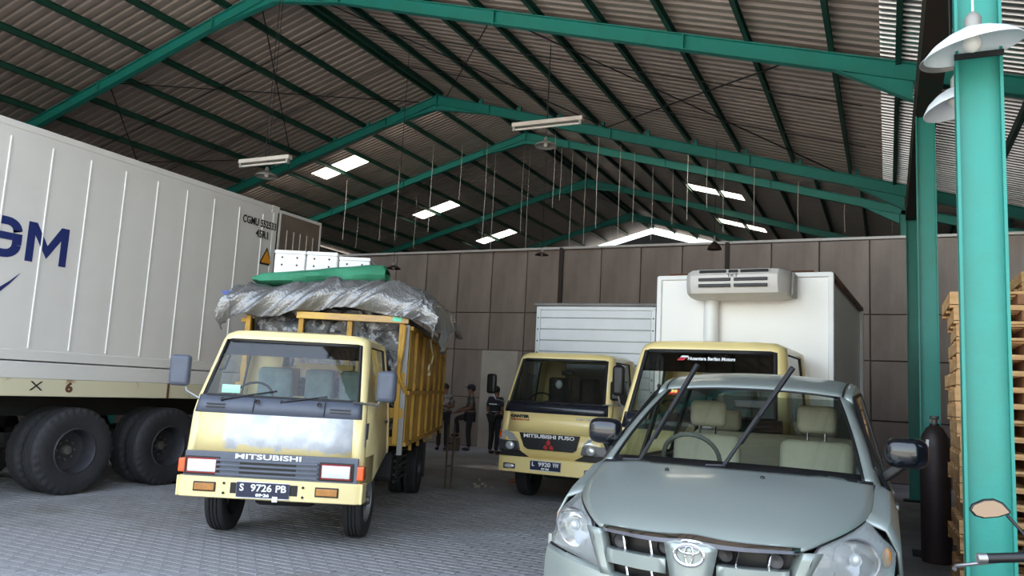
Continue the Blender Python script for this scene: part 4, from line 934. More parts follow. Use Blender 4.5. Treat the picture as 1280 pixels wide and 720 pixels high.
# ------------------------------------------------------------------ silver people carrier
PD = (-0.818, 3.697, 0); TD = 0.021
car = thing('passenger_car', 'silver-green people carrier with raised wiper arms and clear headlamps', 'car', PD, TD)
m_car = bpy.data.materials.new('silver_green_metallic'); m_car.use_nodes = True
_b = m_car.node_tree.nodes['Principled BSDF']; _b.inputs['Base Color'].default_value = lin((152, 161, 157)) + (1,); _b.inputs['Metallic'].default_value = 0.45; _b.inputs['Roughness'].default_value = 0.34; _b.inputs['Coat Weight'].default_value = 0.45; _b.inputs['Coat Roughness'].default_value = 0.12
m_trim = mat('car_black_trim', (20, 21, 24), 0.4)
def lerp(a, b, t): return a + (b - a) * t
def interp(tab, s):
    for (s0, v0), (s1, v1) in zip(tab, tab[1:]):
        if s <= s1:
            k = (s - s0) / (s1 - s0); k = k * k * (3 - 2 * k) if len(tab) < 3 else k
            return tuple(lerp(a, b, k) for a, b in zip(v0, v1)) if isinstance(v0, tuple) else lerp(v0, v1, k)
    return tab[-1][1]
def smooth_tab(tab, s):
    """Catmull-Rom through (s, tuple) knots"""
    n_ = len(tab); i = 0
    while i < n_ - 2 and s > tab[i + 1][0]: i += 1
    s0, s1 = tab[i][0], tab[i + 1][0]; k = min(1, max(0, (s - s0) / (s1 - s0)))
    p0 = tab[max(i - 1, 0)][1]; p1 = tab[i][1]; p2 = tab[i + 1][1]; p3 = tab[min(i + 2, n_ - 1)][1]
    return tuple(0.5 * ((2 * b) + (-a + c) * k + (2 * a - 5 * b + 4 * c - d) * k * k + (-a + 3 * b - 3 * c + d) * k ** 3) for a, b, c, d in zip(p0, p1, p2, p3))
# bonnet: rows from nose to screen; each row (centre y, centre z, half width, edge y, edge z)
HOOD = [(0.0, (0.055, 0.955, 0.475, 0.13, 0.955)), (0.2, (0.15, 1.02, 0.56, 0.24, 0.985)), (0.45, (0.40, 1.105, 0.68, 0.47, 1.03)), (0.7, (0.66, 1.17, 0.755, 0.74, 1.085)), (1.0, (0.95, 1.215, 0.765, 1.12, 1.19))]
def hood_pt(s, t):
    yc_, zc_, hw, ye, ze = smooth_tab(HOOD, s); a = abs(t)
    crease = 0.010 * exp(-((a - 0.72) / 0.10) ** 2)
    return (t * hw, yc_ + (ye - yc_) * a ** 2.2, zc_ + (ze - zc_) * a ** 3.0 + crease * (0.4 + 0.6 * s))
P = [[hood_pt(i / 16, -1 + 2 * j / 28) for j in range(29)] for i in range(17)]
MB().grid(P).build('bonnet', m_car, car, smooth=True, solid=0.012)
# windscreen and roof
def band_pt(y0, z0, hw0, yb0, zb0, t): return (t * hw0, y0 + (yb0 - y0) * abs(t) ** 2.2, z0 + (zb0 - z0) * abs(t) ** 2.4)
SCR = [(0.0, (0.965, 1.205, 0.765, 1.13, 1.185)), (0.35, (1.30, 1.395, 0.715, 1.42, 1.365)), (0.7, (1.64, 1.565, 0.655, 1.72, 1.53)), (1.0, (1.925, 1.69, 0.60, 1.98, 1.655))]
def scr(s, t):
    q = smooth_tab(SCR, s); return band_pt(*q, t)
P = [[scr(i / 10, -0.93 + 1.86 * j / 20) for j in range(21)] for i in range(11)]
g_car = glass_mat('car_glass', (0.80, 0.87, 0.84), 0.06)
MB().grid(P).build('windscreen', g_car, car, smooth=True)
for s in (-1, 1):   # A pillars with a black inner border
    P = [[scr(i / 12, s * (0.93 + 0.02 * j)) for j in range(2)] for i in range(13)]
    MB().grid([[Vector(q) for q in r_] for r_ in P]).build('screen_border', m_trim, car, smooth=True, solid=0.01)
    P = []
    for i in range(13):
        a = Vector(scr(i / 12, s * 0.95)); b_ = Vector(scr(i / 12, s * 1.0)); c = b_ + Vector((s * 0.035, 0.05, -0.015)); P.append([a, b_, c])
    MB().grid(P).build('windscreen_pillar', m_car, car, smooth=True, solid=0.015)
P = [[Vector(scr(f, -0.95 + 1.9 * j / 20)) + Vector((0, -0.004, -0.004)) for j in range(21)] for f in (0.0, 0.05, 0.11)]
MB().grid(P).build('screen_base_border', m_trim, car, smooth=True, solid=0.01)
P = [[Vector(scr(f, -0.95 + 1.9 * j / 20)) + Vector((0, 0.0, 0.002)) for j in range(21)] for f in (0.985, 1.01)]
MB().grid(P).build('screen_top_border', m_trim, car, smooth=True, solid=0.012)
P = []
for k, (dy, dz) in enumerate(((-0.05, 0.0), (0.0, 0.012), (0.05, 0.0))): P.append([Vector(hood_pt(1.0, -1 + 2 * j / 20)) + Vector((0, 0.02 + dy, -0.006 + dz)) for j in range(21)])
MB().grid(P).build('cowl', m_trim, car, smooth=True, solid=0.01)
ROOF = [(0.0, (1.925, 1.69, 0.60, 1.98, 1.655)), (0.12, (2.12, 1.755, 0.61, 2.15, 1.715)), (0.35, (2.6, 1.815, 0.625, 2.6, 1.765)), (0.7, (3.5, 1.805, 0.625, 3.5, 1.755)), (1.0, (4.30, 1.72, 0.58, 4.30, 1.68))]
P = []
for i in range(17):
    q = smooth_tab(ROOF, i / 16); P.append([band_pt(*q, -1 + 2 * j / 20) for j in range(21)])
MB().grid(P).build('roof', m_car, car, smooth=True, solid=0.015)
for s in (-1, 1):   # black drip channel and cant rail
    e = [smooth_tab(ROOF, i / 14) for i in range(15)]
    MB().tube([(s * (q[2] - 0.012), q[3], q[4] + 0.006) for q in e], 0.009, 6).build('roof_channel', m_trim, car, smooth=True)
    P = []
    for q in e: P.append([(s * q[2], q[3], q[4]), (s * (q[2] + 0.035), q[3], q[4] - 0.015), (s * (q[2] + 0.065), q[3], q[4] - 0.07)])
    MB().grid(P).build('cant_rail', m_car, car, smooth=True, solid=0.02)
    # side glass and pillars
    def sidept(y, f):   # f 0 belt line, 1 cant rail
        zt = 1.69 if y > 2.05 else 1.19 + (1.66 - 1.19) * min(1, max(0, (y - 1.16) / 0.85))
        xt = 0.69 if y > 2.05 else lerp(0.80, 0.66, (y - 1.16) / 0.85)
        zb = 1.15; xb = 0.845
        return (s * lerp(xb, xt, f), y, lerp(zb, zt, f))
    for (y0, y1) in ((1.30, 2.28), (2.36, 3.28), (3.36, 4.15)):
        MB().grid([[sidept(y0 + (y1 - y0) * i / 8, f) for f in (0, 0.5, 1)] for i in range(9)]).build('side_window', g_dark, car, smooth=True)
        MB().tube([sidept(y0 + (y1 - y0) * i / 8, 0) for i in range(9)] + [sidept(y1 - (y1 - y0) * i / 8, 1) for i in range(9)], 0.014, 6, closed=True).build('window_frame', m_trim, car, smooth=True)
    for y in (2.28, 3.28): MB().grid([[Vector(sidept(yy, f)) + Vector((s * .004, 0, 0)) for f in (0, .5, 1)] for yy in (y, y + 0.08)]).build('door_pillar', m_trim, car, solid=0.02)
    MB().grid([[Vector(sidept(yy, f)) for f in (0, .5, 1)] for yy in (4.15, 4.4)]).build('rear_pillar', m_car, car, solid=0.02)
    # shoulder: from bonnet edge / belt out to the flank
    P = []
    for i in range(30):
        y = 0.60 + (4.40 - 0.60) * i / 29
        if y < 1.12:
            best = min((k / 40 for k in range(41)), key=lambda q: abs(hood_pt(q, 1.0)[1] - y)); a = Vector(hood_pt(best, s * 1.0)); a.y = y
        else: a = Vector((s * lerp(0.775, 0.845, min(1, (y - 1.12) / 0.25)), y, lerp(1.19, 1.15, min(1, (y - 1.12) / 0.25))))
        full = 0.88 * (1 - 0.30 * max(0, (0.75 - y) / 0.75) ** 2.0)
        full = max(full, abs(a.x) + 0.012)
        b_ = Vector((s * lerp(abs(a.x), full, 0.65), y, a.z - 0.035)); c = Vector((s * full, y, a.z - 0.13)); d = Vector((s * (full + 0.01), y, 0.80 if y > 0.5 else 0.80))
        P.append([a, b_, c, d])
    lamp_rows = list(range(30))
    MB().grid([P[k] for k in lamp_rows]).build('shoulder', m_car, car, smooth=True, solid=0.012)
    # flank with wheel arches
    arch = lambda yc_, r_: [(yc_ + r_ * cos(radians(a)), 0.34 + r_ * sin(radians(a))) for a in range(180, -1, -15)]
    out = [(0.50, 0.82), (0.50, 0.30)] + [(0.52, 0.30)] + arch(0.92, 0.37) + arch(3.67, 0.37) + [(4.45, 0.32), (4.45, 0.82)]
    bm = bmesh.new(); vs = [bm.verts.new((s * 0.885 - s * 0.10 * max(0, (0.75 - y) / 0.75) ** 2, y, z)) for y, z in out]
    es = [bm.edges.new((vs[k], vs[(k + 1) % len(vs)])) for k in range(len(vs))]; bmesh.ops.triangle_fill(bm, edges=es, use_beauty=True)
    me = bpy.data.meshes.new('flank'); bm.to_mesh(me); bm.free(); o = link('flank', me, m_car, car); finish(o, solid=0.02)
    for y in (1.32, 2.32, 3.32): MB().tube([(s * 0.893, y, 0.36), (s * 0.893, y, 0.82), (s * 0.886, y, 1.02)], 0.004, 4).build('door_gap', m_trim, car)
    for y in (2.1, 3.1): MB().cbox((s * 0.905, y, 0.98), (0.03, 0.2, 0.03)).build('door_handle', m_car, car, bevel=0.008)
    wheel(car, s * 0.78, 0.92, 0.335, 0.2, s, False, 0.66, rimm=m_rimw); wheel(car, s * 0.78, 3.67, 0.335, 0.2, s, False, 0.66, rimm=m_rimw)
    # headlamp: lens patch over a reflector bowl
    T = Vector(hood_pt(0.60, s)); OT = Vector((s * 0.862, 0.60, 0.93)); OB = Vector((s * 0.838, 0.42, 0.79)); IB = Vector((s * 0.455, 0.135, 0.75)); IM = Vector((s * 0.495, 0.14, 0.87)); IT = Vector(hood_pt(0.10, s)) + Vector((s * 0.012, 0, -0.008))
    def lens_pt(u, v, bulge):
        # u: inner(0) to outer(1) ; v: bottom(0) to top(1)
        if v < 0.25: a = IB.lerp(IM, v / 0.25)
        elif v < 0.45: a = IM.lerp(IT, (v - 0.25) / 0.2)
        else: a = Vector(hood_pt(lerp(0.10, 0.60, (v - 0.45) / 0.55), s)) + Vector((s * 0.012, 0, -0.008)) * (1 - v)
        b_ = OB.lerp(OT, v * 1.25) if v < 0.8 else OT.lerp(T, (v - 0.8) / 0.2)
        p = a.lerp(b_, u); nrm = Vector((s * 0.45, -0.8, 0.35))
        return p + nrm * bulge * sin(pi * u) * sin(pi * min(1, v * 0.9 + 0.05))
    hl = MB().grid([[lens_pt(u / 10, v / 10, -0.02) + Vector((0, 0.05, -0.02)) for u in range(11)] for v in range(11)]).build('headlamp_housing', mat('reflector', (186, 188, 190), 0.22, 0.6, 0.1, 12), car, smooth=True, solid=0.008)
    cb = lens_pt(0.5, 0.42, 0.0)
    t = MB(); pr = [(0.012, 0.09), (0.05, 0.07), (0.085, 0.035), (0.10, -0.01), (0.108, -0.012)]
    t.lathe(pr, 24, (0, 0, 0), 'Y'); bo = t.build('reflector_bowl', m_chrome, hl, smooth=True); bo.location = cb + Vector((0, 0.01, 0)); bo.rotation_euler = (0.15, 0, s * 0.35)
    MB().sphere(cb + Vector((0, 0.03, 0)), 0.03, 12, 8).build('lamp_bulb', m_lens, hl, smooth=True)
    MB().grid([[lens_pt(u / 12, v / 12, 0.055) for u in range(13)] for v in range(13)]).build('headlamp_lens', glass_mat('headlamp_glass', (0.93, 0.95, 0.95), 0.04, 0.22, (225, 230, 228)), car, smooth=True)
    MB().tube([lens_pt(0, v / 10, 0) for v in range(11)], 0.006, 5).build('lamp_gap', m_trim, car, smooth=True)
    MB().tube([lens_pt(u / 10, 0, 0) for u in range(11)], 0.006, 5).build('lamp_gap', m_trim, car, smooth=True)
    MB().sphere(lens_pt(0.86, 0.6, 0.0), 0.03, 10, 8, (0.8, 0.8, 1.6)).build('lamp_indicator', m_amber, hl, smooth=True)
    # door mirror
    mr = MB(); cx_ = 0.935 if s > 0 else -0.85; my_ = 1.25 if s > 0 else 1.38
    mr.sphere((cx_, my_, 1.365), 0.1, 18, 12, (1.1, 0.75, 0.95)); mo = mr.build('door_mirror', mat('navy_black_gloss', (16, 18, 26), 0.18, 0, 0, coat=0.6), car, smooth=True)
    for v in mo.data.vertices:   # flatten into a rounded box
        q = v.co - Vector((cx_, my_, 1.365)); 
        q.x = 0.112 * (abs(q.x) / 0.112) ** 0.55 * (1 if q.x > 0 else -1); q.z = 0.085 * (abs(q.z) / 0.096) ** 0.6 * (1 if q.z > 0 else -1); v.co = q + Vector((cx_, my_, 1.365))
    MB().bar((s * 0.82, my_ + 0.08, 1.21), (cx_, my_ + 0.03, 1.31), 0.06, 0.05).build('mirror_foot', m_trim, mo, bevel=0.01)
# nose, grille, bumper
ND = [(-0.86, 0.50), (-0.845, 0.40), (-0.70, 0.26), (-0.46, 0.115), (-0.25, 0.04), (0, 0.01), (0.25, 0.04), (0.46, 0.115), (0.70, 0.26), (0.845, 0.40), (0.86, 0.50)]
def nosey(x):
    for (a, b_), (c, d) in zip(ND, ND[1:]):
        if a <= x <= c: return b_ + (d - b_) * (x - a) / (c - a)
    return 0.5
P = []
for z, dy in ((0.30, 0.05), (0.36, 0.0), (0.55, -0.03), (0.66, -0.02), (0.72, 0.0), (0.735, 0.03)):
    P.append([(x, y + dy, z + (0.045 * (abs(x) / 0.85) ** 1.5 if z > 0.6 else 0)) for x, y in ND])
MB().grid(P).build('front_bumper', m_car, car, smooth=True, solid=0.015)
MB().grid([[(-0.5 + i * 0.1, nosey(-0.5 + i * 0.1) - 0.035, z) for i in range(11)] for z in (0.38, 0.52)]).build('lower_intake', m_trim, car, solid=0.01)
MB().box(-0.44, 0.44, 0.17, 0.2, 0.70, 0.94).build('grille_back', m_black, car)
for s in (-1, 1):
    for z0, z1, a, b_, nm in ((0.795, 0.865, 0.115, 0.42, 'grille_bar'), (0.725, 0.745, 0.12, 0.40, 'grille_lower_lip')):
        P = [[(s * lerp(a, b_, i / 8), nosey(s * lerp(a, b_, i / 8)) + dy, z) for z, dy in ((z0, 0.03), (z0 + 0.006, 0.0), (z1 - 0.006, -0.005), (z1, 0.03))] for i in range(9)]
        MB().grid(P).build(nm, m_car, car, smooth=True, solid=0.01)
    # body-coloured strip between grille and headlamp
    P = []
    for i in range(7):
        v = i / 6; z = lerp(0.74, 0.945, v); xi = lerp(0.385, 0.44, v); xo = lerp(0.45, 0.555, v)
        P.append([(s * lerp(xi, xo, j / 3), nosey(s * lerp(xi, xo, j / 3)) - 0.005 + 0.02 * v + (0.035 if j == 0 else 0), z) for j in range(4)])
    MB().grid(P).build('grille_side', m_car, car, smooth=True, solid=0.012)
    for x, z0, z1 in ((0.19, 0.862, 0.935), (0.33, 0.862, 0.935), (0.18, 0.74, 0.80), (0.31, 0.74, 0.80)):
        MB().tube([(s * x, nosey(s * x) + 0.03, z0), (s * (x + 0.015), nosey(s * x) + 0.035, z1)], 0.006, 6).build('grille_fin', m_chrome, car, smooth=True)
    for x in (0.14, 0.36): MB().lathe([(0.034, 0), (0.038, 0.01), (0.034, 0.03), (0.001, 0.035)], 16, (s * x, 0.095, 0.90), 'Y').build('horn', mat('horn_grey', (66, 66, 70), 0.4, 0.4), car, smooth=True)
P = []
for i in range(9):
    v = i / 8; z = lerp(0.73, 0.945, v); hw = lerp(0.075, 0.12, v)
    P.append([(x, 0.0 + (0.02 if abs(x) > hw * 0.9 else 0) - 0.012 * (1 - (x / hw) ** 2), z) for x in (-hw, -hw * 0.6, 0, hw * 0.6, hw)])
MB().grid(P).build('grille_centre', m_car, car, smooth=True, solid=0.02)
P = []
for i in range(25):
    x = -0.445 + 0.91 * i / 24; a = abs(x) ; zc_ = 0.957 + 0.012 * exp(-(x / 0.09) ** 2); th = lerp(0.03, 0.018, a / 0.45); y = nosey(x) - 0.005
    P.append([(x, y + 0.03, zc_ - th), (x, y - 0.012, zc_ - th * 0.7), (x, y - 0.018, zc_), (x, y + 0.005, zc_ + th * 0.55), (x, y + 0.035, zc_ + th * 0.6)])
MB().grid(P).build('chrome_strip', m_chrome, car, smooth=True, solid=0.004)
def ell(rx, rz, cz=0.0): return [(rx * cos(2 * pi * k / 28), -0.026, 0.902 + cz + rz * sin(2 * pi * k / 28)) for k in range(28)]
em = MB().tube(ell(0.066, 0.046), 0.008, 6, closed=True).build('emblem', m_chrome, car, smooth=True)
MB().tube(ell(0.046, 0.016, 0.022), 0.0055, 6, closed=True).build('emblem_bar', m_chrome, em, smooth=True)
MB().tube(ell(0.018, 0.043), 0.0055, 6, closed=True).build('emblem_stem', m_chrome, em, smooth=True)
# wipers folded away from the screen
m_wip = mat('wiper_grey', (46, 47, 52), 0.45, 0.2)
for (bx_, by_, bz_), (tx, ty, tz), lab in (((-0.51, 1.0, 1.225), (-0.145, 0.80, 1.80), 0), ((-0.015, 0.98, 1.232), (0.37, 0.80, 1.80), 1)):
    p0, p1 = Vector((bx_, by_, bz_)), Vector((tx, ty, tz)); el = p0.lerp(p1, 0.52)
    wa = MB().tube([p0, p0.lerp(p1, 0.25), el], [0.013, 0.011, 0.008], 8).build('wiper_arm', m_wip, car, smooth=True)
    d = (p1 - p0).normalized(); b0 = el - d * 0.20; MB().bar(b0 + Vector((0, 0.03, 0)), p1 + Vector((0, 0.03, 0)), 0.016, 0.026).build('wiper_blade', m_black, wa)
    MB().tube([b0 + Vector((0, 0.015, 0)), p1 + Vector((0, 0.012, 0))], 0.012, 6).build('blade_spine', m_wip, wa, smooth=True)
    MB().tube([p0 + Vector((-0.10, -0.02, -0.004)), p0], 0.008, 6).build('wiper_link', m_wip, wa)
for x in (-0.30, 0.22): MB().sphere((x, 0.80, hood_pt(0.85, x / 0.76)[2] + 0.004), 0.013, 8, 6).build('washer_nozzle', m_black, car)
# sticker and interior
st = MB().grid([[Vector(scr(s_, t_)) + Vector((0, 0.006, 0.004)) for t_ in (-0.90, -0.79)] for s_ in (0.88, 0.965)]).build('red_sticker', mat('sticker_red', (196, 44, 40), 0.5), car)
_p = Vector(scr(0.92, -0.845)); text('sticker_digits', '20', 0.045, mat('sticker_yellow', (236, 216, 120), 0.5), st, _p + Vector((0, -0.012, 0.008)), (radians(35), 0, 0), 1, 0.001)
m_beige = mat('beige_seat', (176, 166, 146), 0.8, 0, 0.08, 6); m_dashc = mat('grey_green_dash', (120, 126, 120), 0.7, 0, 0.06, 4)
MB().box(-0.80, 0.80, 1.05, 4.25, 0.38, 0.42).build('cabin_floor', m_dash, car)
P = [[(-0.76 + 1.52 * j / 14, 1.16 + 0.55 * i / 8, 1.175 - 0.03 * (i / 8) + 0.05 * exp(-((-0.76 + 1.52 * j / 14 + 0.36) / 0.22) ** 2) * (i / 8)) for j in range(15)] for i in range(9)] + [[(-0.76 + 1.52 * j / 14, 1.72, 0.7) for j in range(15)]]
MB().grid(P).build('dashboard', m_dashc, car, smooth=True, solid=0.02)
c = Vector((-0.36, 1.78, 1.20)); MB().tube([c + Vector((0.19 * cos(a), -0.08 * sin(a), 0.165 * sin(a))) for a in [2 * pi * k / 28 for k in range(28)]], 0.016, 8, closed=True).build('steering_wheel', mat('wheel_grey', (84, 84, 80), 0.6), car, smooth=True)
for x in (-0.38, 0.40):
    sb = MB().cbox((x, 2.42, 1.02), (0.50, 0.14, 0.66), 0, -0.18).build('seat_back', m_beige, car, bevel=0.06, segs=3, smooth=True)
    MB().cbox((x, 2.50, 1.50), (0.27, 0.10, 0.20), 0, -0.1).build('headrest', m_beige, sb, bevel=0.045, segs=3, smooth=True)
    for k in (-0.06, 0.06): MB().tube([(x + k, 2.48, 1.3), (x + k, 2.49, 1.44)], 0.007, 6).build('headrest_post', m_chrome, sb)
    MB().cbox((x, 2.12, 0.66), (0.52, 0.55, 0.18)).build('seat_cushion', m_beige, sb, bevel=0.05, segs=3, smooth=True)
MB().cbox((0, 3.25, 1.0), (1.3, 0.16, 0.7), 0, -0.18).build('rear_bench', m_beige, car, bevel=0.06, segs=3, smooth=True)
for x in (-0.38, 0.38): MB().cbox((x, 3.34, 1.44), (0.26, 0.09, 0.18)).build('rear_headrest', m_beige, car, bevel=0.04, segs=3, smooth=True)
MB().cbox((0.0, 1.98, 1.585), (0.22, 0.03, 0.065)).build('rear_view_mirror', m_black, car, bevel=0.015)
# rear end
t = MB(); t.grid([[(x, 4.46 - 0.03 * (abs(x) / 0.85) ** 2, z) for x in (-0.87, -0.6, -0.3, 0, 0.3, 0.6, 0.87)] for z in (0.35, 0.6, 0.9, 1.15)]); t.build('tailgate', m_car, car, smooth=True, solid=0.03)
MB().grid([[(x, y, z) for x in (-0.68, -0.3, 0, 0.3, 0.68)] for y, z in ((4.43, 1.16), (4.33, 1.66))]).build('rear_window', g_dark, car)
MB().box(-0.75, 0.75, 0.35, 4.4, 0.25, 0.38).build('underbody', m_chass, car)
MB().box(-0.6, 0.6, 0.3, 1.0, 0.4, 0.85).build('engine_block', m_chass, car)
# ------------------------------------------------------------------ lamps
m_shade = mat('white_enamel', (226, 232, 236), 0.35, 0, 0.05, 6); m_bulb = mat('frosted_bulb', (236, 234, 226), 0.25, 0, 0)
m_dim = mat('grey_enamel', (150, 148, 142), 0.45, 0.2, 0.15, 6); m_rshade = mat('brown_enamel', (64, 50, 44), 0.6, 0.2, 0.2, 6)
def pendant(name, label, c, r, hgt, top, m, tilt=(0, 0), group=None, bulb=True):
    p = thing(name, label, 'pendant lamp', c, 0, group)
    pr = [(r, 0), (r * 0.985, 0.008), (r * 0.8, hgt * 0.42), (r * 0.5, hgt * 0.75), (r * 0.22, hgt * 0.95), (r * 0.17, hgt)]
    sh = MB().lathe(pr, 32).build('shade', m, p, smooth=True, solid=0.004); sh.rotation_euler = (tilt[0], tilt[1], 0)
    MB().lathe([(r * 0.17, hgt * 0.98), (r * 0.17, hgt * 1.5), (r * 0.1, hgt * 1.7), (r * 0.04, hgt * 1.8)], 16).build('socket', m_dim, p, smooth=True)
    if bulb: MB().sphere((0, 0, hgt * 0.34), r * 0.2, 16, 10, (1, 1, 1.15)).build('bulb', m_bulb, sh, smooth=True)
    MB().tube([(0, 0, hgt * 1.7), (0, 0, top - c[2])], 0.006 if m is m_shade else 0.005, 6).build('cord', mat('white_cord', (210, 206, 196), 0.6) if m is m_shade else m_chass, p)
    return p
def roofz(x, y): return (zA(x) if y < 16.3 else zB(x)) + 0.10
c = at(1217, 62, 3.9); pendant('pendant_lamp', 'white dish pendant lamp with bulb hanging before the near green column', c, 0.222, 0.11, roofz(c.x, c.y), m_shade, (0.10, -0.17))
c = at(1196, 134, 4.85); pendant('pendant_lamp', 'white dish pendant lamp half hidden behind the near green column', c, 0.19, 0.12, roofz(c.x, c.y), m_shade, (-0.05, -0.28))
c = at(1188, 76, 4.55); pendant('pendant_lamp', 'grey-topped dish lamp tucked behind the other white dish lamp', c, 0.16, 0.08, roofz(c.x, c.y), m_dim, (0, -0.1))
for (px, py, d, r, m, lab) in ((682, 183, 13.2, 0.19, m_dim, 'grey dish lamp hanging below the long pale tube fitting'), (333, 221, 13.6, 0.2, m_dim, 'grey dish lamp hanging below the tube fitting above the container'),
                               (492, 336, 15.5, 0.14, m_rshade, 'rusty brown dish lamp hanging above the green canvas roll'), (677, 319, 19.2, 0.17, m_rshade, 'dark dish lamp against the wall above the box truck')):
    c = at(px, py, d); pendant('pendant_lamp', lab, c, r, r * 0.5, roofz(c.x, c.y) + (0.14 if px == 492 else 0), m)
c = at(893, 312, 15.5); pl = pendant('bell_lamp', 'brown bell-shaped lamp hanging above the refrigerated box', c, 0.14, 0.16, roofz(c.x, c.y), m_rshade)
def tubelight(label, px, py, d, L):
    c = at(px, py, d); p = thing('tube_light', label, 'tube light', c)
    MB().box(-L / 2, L / 2, -0.05, 0.05, 0.0, 0.07).build('housing', mat('pale_housing', (206, 196, 186), 0.5, 0.1, 0.1, 5), p, bevel=0.008)
    tb_ = MB().tube([(-L / 2 + 0.05, -0.02, -0.05), (L / 2 - 0.05, -0.02, -0.05)], 0.018, 10).build('tube', mat('unlit_tube', (214, 206, 198), 0.3), p, smooth=True)
    for s in (-1, 1): MB().box(s * (L / 2 - 0.04) - 0.02, s * (L / 2 - 0.04) + 0.02, -0.045, 0.02, -0.075, 0.0).build('holder', m_dim, p)
    MB().tube([(0, 0, 0.07), (0, 0, roofz(c.x, c.y) - c.z)], 0.006, 6).build('suspension_wire', m_chass, p)
tubelight('pale tube light fitting hanging below the roof apex', 684, 155, 12.8, 1.25)
tubelight('pale tube light fitting hanging above the white container', 331, 202, 13.2, 1.1)
# wires hanging from the rear roof
m_wire = mat('pale_wire', (190, 184, 176), 0.6)
WP = [(540, 215, 290), (577, 195, 250), (608, 205, 300), (617, 240, 315), (655, 200, 290), (662, 210, 320), (578, 320, 0), (693, 200, 260), (702, 190, 250), (715, 215, 310), (733, 205, 305), (748, 195, 285), (775, 215, 300),
      (794, 175, 280), (815, 250, 300), (842, 190, 280), (860, 210, 275), (885, 185, 260), (905, 230, 290), (480, 215, 300), (450, 240, 310), (432, 250, 300), (943, 215, 290), (998, 245, 290), (1056, 220, 290), (1115, 265, 292), (520, 260, 310), (498, 230, 300)]
for i, (px, y0, y1) in enumerate(WP):
    if not y1: continue
    Y = 20.6 + (i * 0.61) % 3.2; a = ony(px, y0, Y); b = ony(px, y1, Y); zt = zB(a.x) + 0.15
    o = MB().tube([(0, 0, zt - b.z), (0.02 * sin(i), 0, (zt - b.z) * .5), (0, 0, 0)], 0.0085, 5).build('hanging_wire', m_wire); o.location = (a.x, Y, b.z)
    tag(o, 'thin pale wire hanging from the high rear roof', 'wire', 'wires hanging from the rear roof')
# ------------------------------------------------------------------ gas cylinder and clutter by the second column
m_cyl = mat('dark_brown_steel', (58, 48, 48), 0.5, 0.3, 0.25, 5)
gc = thing('gas_cylinder', 'tall dark brown gas cylinder standing against the green column', 'gas cylinder', (0.46, 9.90, 0))
MB().lathe([(0.001, 0), (0.14, 0), (0.15, 0.03), (0.15, 1.22), (0.13, 1.34), (0.085, 1.42), (0.05, 1.45), (0.05, 1.47)], 28).build('body', m_cyl, gc, smooth=True)
MB().lathe([(0.03, 1.46), (0.03, 1.52), (0.045, 1.53), (0.045, 1.555), (0.001, 1.56)], 14).box(-0.06, 0.06, -0.012, 0.012, 1.49, 1.515).build('valve', m_hub, gc, smooth=True)
MB().bar((-0.09, -0.124, 1.1), (-0.075, -0.133, 1.3), 0.006, 0.03, (1, 0, 0)).build('paint_streak', m_wtext, gc)
# pallets
def make_pallet(label):
    p = thing('pallet', label, 'pallet', (0, 0, 0), 0, 'pallets stacked behind the near column')
    for k in range(6): MB().box(0, 1.1, k * 0.185, k * 0.185 + 0.1, 0.118, 0.14).build('top_board', m_wood, p)
    for x in (0.0, 0.51, 1.02): MB().box(x, x + 0.08, 0.0, 1.025, 0.03, 0.118).build('stringer', m_wood2 if x == 0.51 else m_wood, p)
    for y in (0.0, 0.46, 0.925): MB().box(0, 1.1, y, y + 0.1, 0.0, 0.022).box(0.0, 0.0001, y, y + 0.1, 0.02, 0.022).build('bottom_board', m_wood, p)
    return p
pl0 = make_pallet('light wooden pallet in the tall stack behind the near column')
for k in range(19):
    loc = (0.55 + R.uniform(-.035, .03), 7.9 + R.uniform(-.05, .05), k * 0.14); rz = R.uniform(-.03, .03)
    if k == 18: loc = (0.5, 7.85, k * 0.14)
    if k == 0: pl0.location = loc; pl0.rotation_euler = (0, 0, rz)
    else: dup(pl0, loc, rz)
for k in range(22):
    dup(pl0, (1.25 + R.uniform(-.03, .03), 9.4 + R.uniform(-.04, .04), k * 0.14), R.uniform(-.02, .02), 'weathered wooden pallet in the taller stack farther back')
# clutter on a low rack in the shade behind the cylinder
rk = thing('tool_bench', 'dark steel bench in the shade behind the gas cylinder', 'bench', (0.75, 12.2, 0))
MB().box(-0.35, 0.75, -0.3, 0.3, 0.86, 0.92).build('bench_top', m_chass, rk)
for x in (-0.3, 0.7):
    for y in (-0.25, 0.25): MB().box(x - 0.025, x + 0.025, y - 0.025, y + 0.025, 0, 0.86).build('leg', m_chass, rk)
tag(MB().lathe([(0.001, 0), (0.13, 0), (0.15, 0.34), (0.14, 0.35), (0.12, 0.02), (0.001, 0.02)], 20).build('blue_bucket', mat('blue_plastic', (44, 84, 150), 0.4), None, smooth=True, loc=(0.62, 12.05, 0.92)), 'blue plastic bucket on the dark steel bench', 'bucket')
tag(MB().tube([(0.0, 0.0, 0.012), (0.45, 0.1, 0.5)], 0.025, 8).build('steel_bar', m_steel, None, loc=(0.95, 12.3, 0.93)), 'pale steel bar propped across the dark bench', 'bar')
tag(MB().box(-0.25, 0.25, -0.2, 0.2, 0, 0.3).box(-0.26, 0.26, -0.21, 0.21, 0.3, 0.33).build('crate', mat('cardboard', (120, 92, 66), 0.85, 0, 0.15, 5), None, bevel=0.006, loc=(1.5, 6.9, 0.0)), 'brown cardboard box on the floor beside the pallets', 'box')
